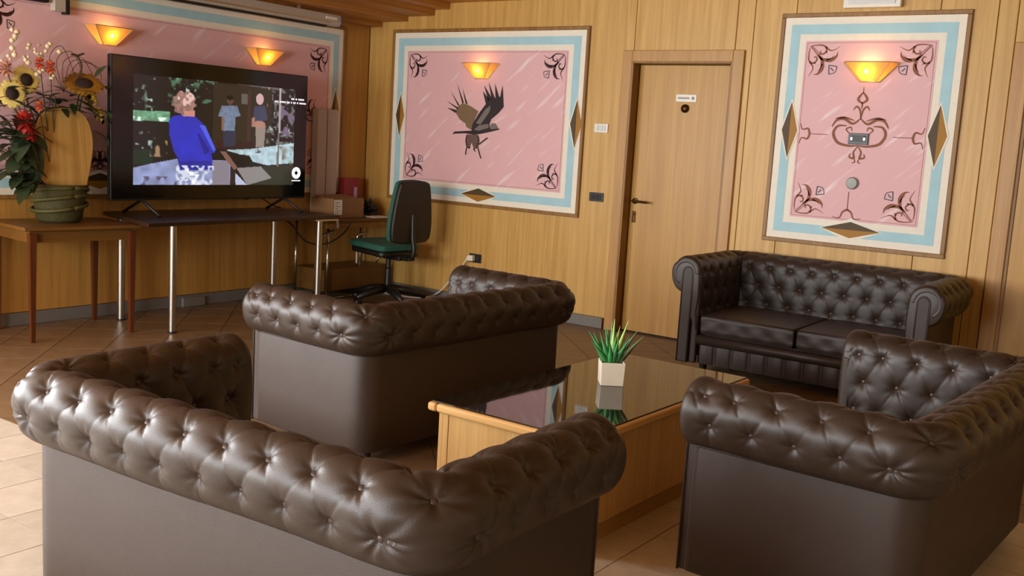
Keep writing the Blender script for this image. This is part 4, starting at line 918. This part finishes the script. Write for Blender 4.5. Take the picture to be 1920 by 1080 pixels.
for sx in (-1, 1):
    # arm front: column, then the round-topped facing with its piping
    q = G(); x0, x1 = sorted((sx*(W/2+.001), sx*(W/2-.126))); q.box(x0, x1, D-.02, D+.012, .07, .60); q.obj('arm_column', LEATHP, sofa0, bevel=.012, seg=3)
    cxx = sx*(W/2-.036); hw_ = .036
    fp = [(cxx-hw_, .072), (cxx+hw_, .072)]+[(cxx+hw_*math.cos(a), .665+hw_*1.15*math.sin(a)) for a in np.linspace(0, PI, 14)]
    q = G(); q.prism(fp[::-1] if False else fp, D+.0, D+.038, 1); o = q.obj('arm_facing', LEATHP, sofa0, bevel=.010, seg=3)
    q = G(); q.tube([(a, D+.033, z) for a, z in fp[1:]+[fp[0]]], .006, 6); q.obj('facing_piping', LEATH, o, smooth=True)
    q = G(); x0, x1 = sorted((sx*(W/2-.082), sx*(W/2-.127))); q.box(x0, x1, D-.01, D+.026, .072, .66); q.obj('inner_strip', LEATHP, sofa0, bevel=.012, seg=3)
    # gathered leather around the scroll
    q = G(); ccx = sx*(W/2-.02); an = np.linspace(-.32*PI, 1.0*PI, 60)
    q.tube([(ccx+sx*.076*math.cos(a), D+.014, .664+.078*math.sin(a)) for a in an], [.024 for a in an], 9)
    q.obj('gathered_edge', LEATH, sofa0, smooth=True)
# base, rail, pleated front, cushions, feet
iw = W/2-.128
q = G(); q.box(-iw, iw, .05, D-.03, .085, .27); q.obj('seat_base', LEATHP, sofa0)
q = G(); q.tube([(-iw, D+.0, .232), (iw, D+.0, .232)], .034, 14); q.obj('front_rail', LEATH, sofa0, smooth=True)
nch = 11; xs = np.linspace(-iw, iw, nch*14+1); q = G(); zs_ = np.linspace(.072, .215, 9); v = []
for x_ in xs:
    u = (x_+iw)/(2*iw)*nch; bul = abs(math.sin(PI*u))**.4
    v += [(float(x_), D-.018+.02*bul*(.55+.45*math.sin(PI*min(1, max(0, (z-.05)/.18)))), float(z)) for z in zs_]
f = [(i*9+k, i*9+k+1, (i+1)*9+k+1, (i+1)*9+k) for i in range(len(xs)-1) for k in range(8)]
q.add(v, [t[::-1] for t in f]); q.obj('pleated_front', LEATH, sofa0, smooth=True)
def cushion(x0, x1, name, seed):
    bm = bmesh.new(); bmesh.ops.create_cube(bm, size=1); bmesh.ops.subdivide_edges(bm, edges=bm.edges, cuts=22, use_grid_fill=True)
    cx, wx = (x0+x1)/2, (x1-x0); y0, y1 = .13, D+.012; rg = random.Random(seed); ph = [rg.uniform(0, 6) for _ in range(6)]
    for v in bm.verts:
        a, b, c = v.co; e = .5
        def sq(t): return math.copysign(.5*(1-(1-min(1, abs(t)*2))**2.0)**.75 if abs(t) < .5 else .5, t)
        rx = 1-max(0, abs(b)*2-.8)*.10-max(0, abs(c)*2-.6)*.06; ry = 1-max(0, abs(a)*2-.8)*.10-max(0, abs(c)*2-.6)*.05
        top = .018*(1-(2*a)**4)*(1-(2*b)**4)*(1 if c > 0 else 0); 
        wr = .003*math.sin(26*a+4*b+ph[0])*math.sin(7*c+ph[1])*(1 if b > .40 else .1)+.002*math.sin(11*a+ph[2])*math.sin(9*b+ph[3])*(c > .3)
        v.co = Vector((cx+a*wx*rx, (y0+y1)/2+b*(y1-y0)*ry+wr, .335+c*.125+top))
    bmesh.ops.recalc_face_normals(bm, faces=bm.faces)
    me = bpy.data.meshes.new(name); bm.to_mesh(me); bm.free(); me.materials.append(LEATH); me.polygons.foreach_set('use_smooth', [True]*len(me.polygons))
    o = bpy.data.objects.new(name, me); COL.objects.link(o); o.parent = sofa0
    b = o.modifiers.new('b', 'BEVEL'); b.width = .022; b.segments = 4; b.limit_method = 'ANGLE'; b.angle_limit = 1.0
    pv = [(cx+sx*wx*.485, (y0+y1)/2+(y1-y0)*.497+.002, .392) for sx in (-1, 1)]
    q = G(); q.tube(pv, .004, 6); q.obj('cushion_piping', LEATH, o, smooth=True)
cushion(-iw+.003, -.003, 'seat_cushion', 1); cushion(.003, iw-.003, 'seat_cushion', 2)
for sx in (-1, 1):
    for yy in (.1, D-.14):
        q = G(); q.lathe([(.02, 0), (.028, .05), (.03, .075)], 14, Matrix.Translation((sx*(W/2-.12), yy, 0))); q.obj('foot', BLACKP, sofa0, auto=.6)
# placing: x, y are the middle of the back line
POSE = [((4.665, -5.440), .04, 'brown leather sofa seen from behind, nearest the lower left corner'),
        ((3.828, -3.186), PI/2-.055, 'brown leather sofa with its back along the coffee table, facing the television'),
        ((4.583, -.13), PI+.009, 'dark brown leather sofa against the wall under the tall scrollwork painting'),
        ((6.15, -3.335), PI/2-.05, 'brown leather sofa at the right edge, its open side towards the coffee table')]
SC = (.938, .938, 1., .938)
for k, ((x_, y_), a_, lb) in enumerate(POSE):
    if k == 0: sofa0.location = (x_, y_, 0); sofa0.rotation_euler = (0, 0, a_); sofa0['label'] = lb
    else: o = dup(sofa0, (x_, y_, 0), (0, 0, a_), lb); o.scale = (SC[k],)*3
sofa0.scale = (.965, SC[0], SC[0])
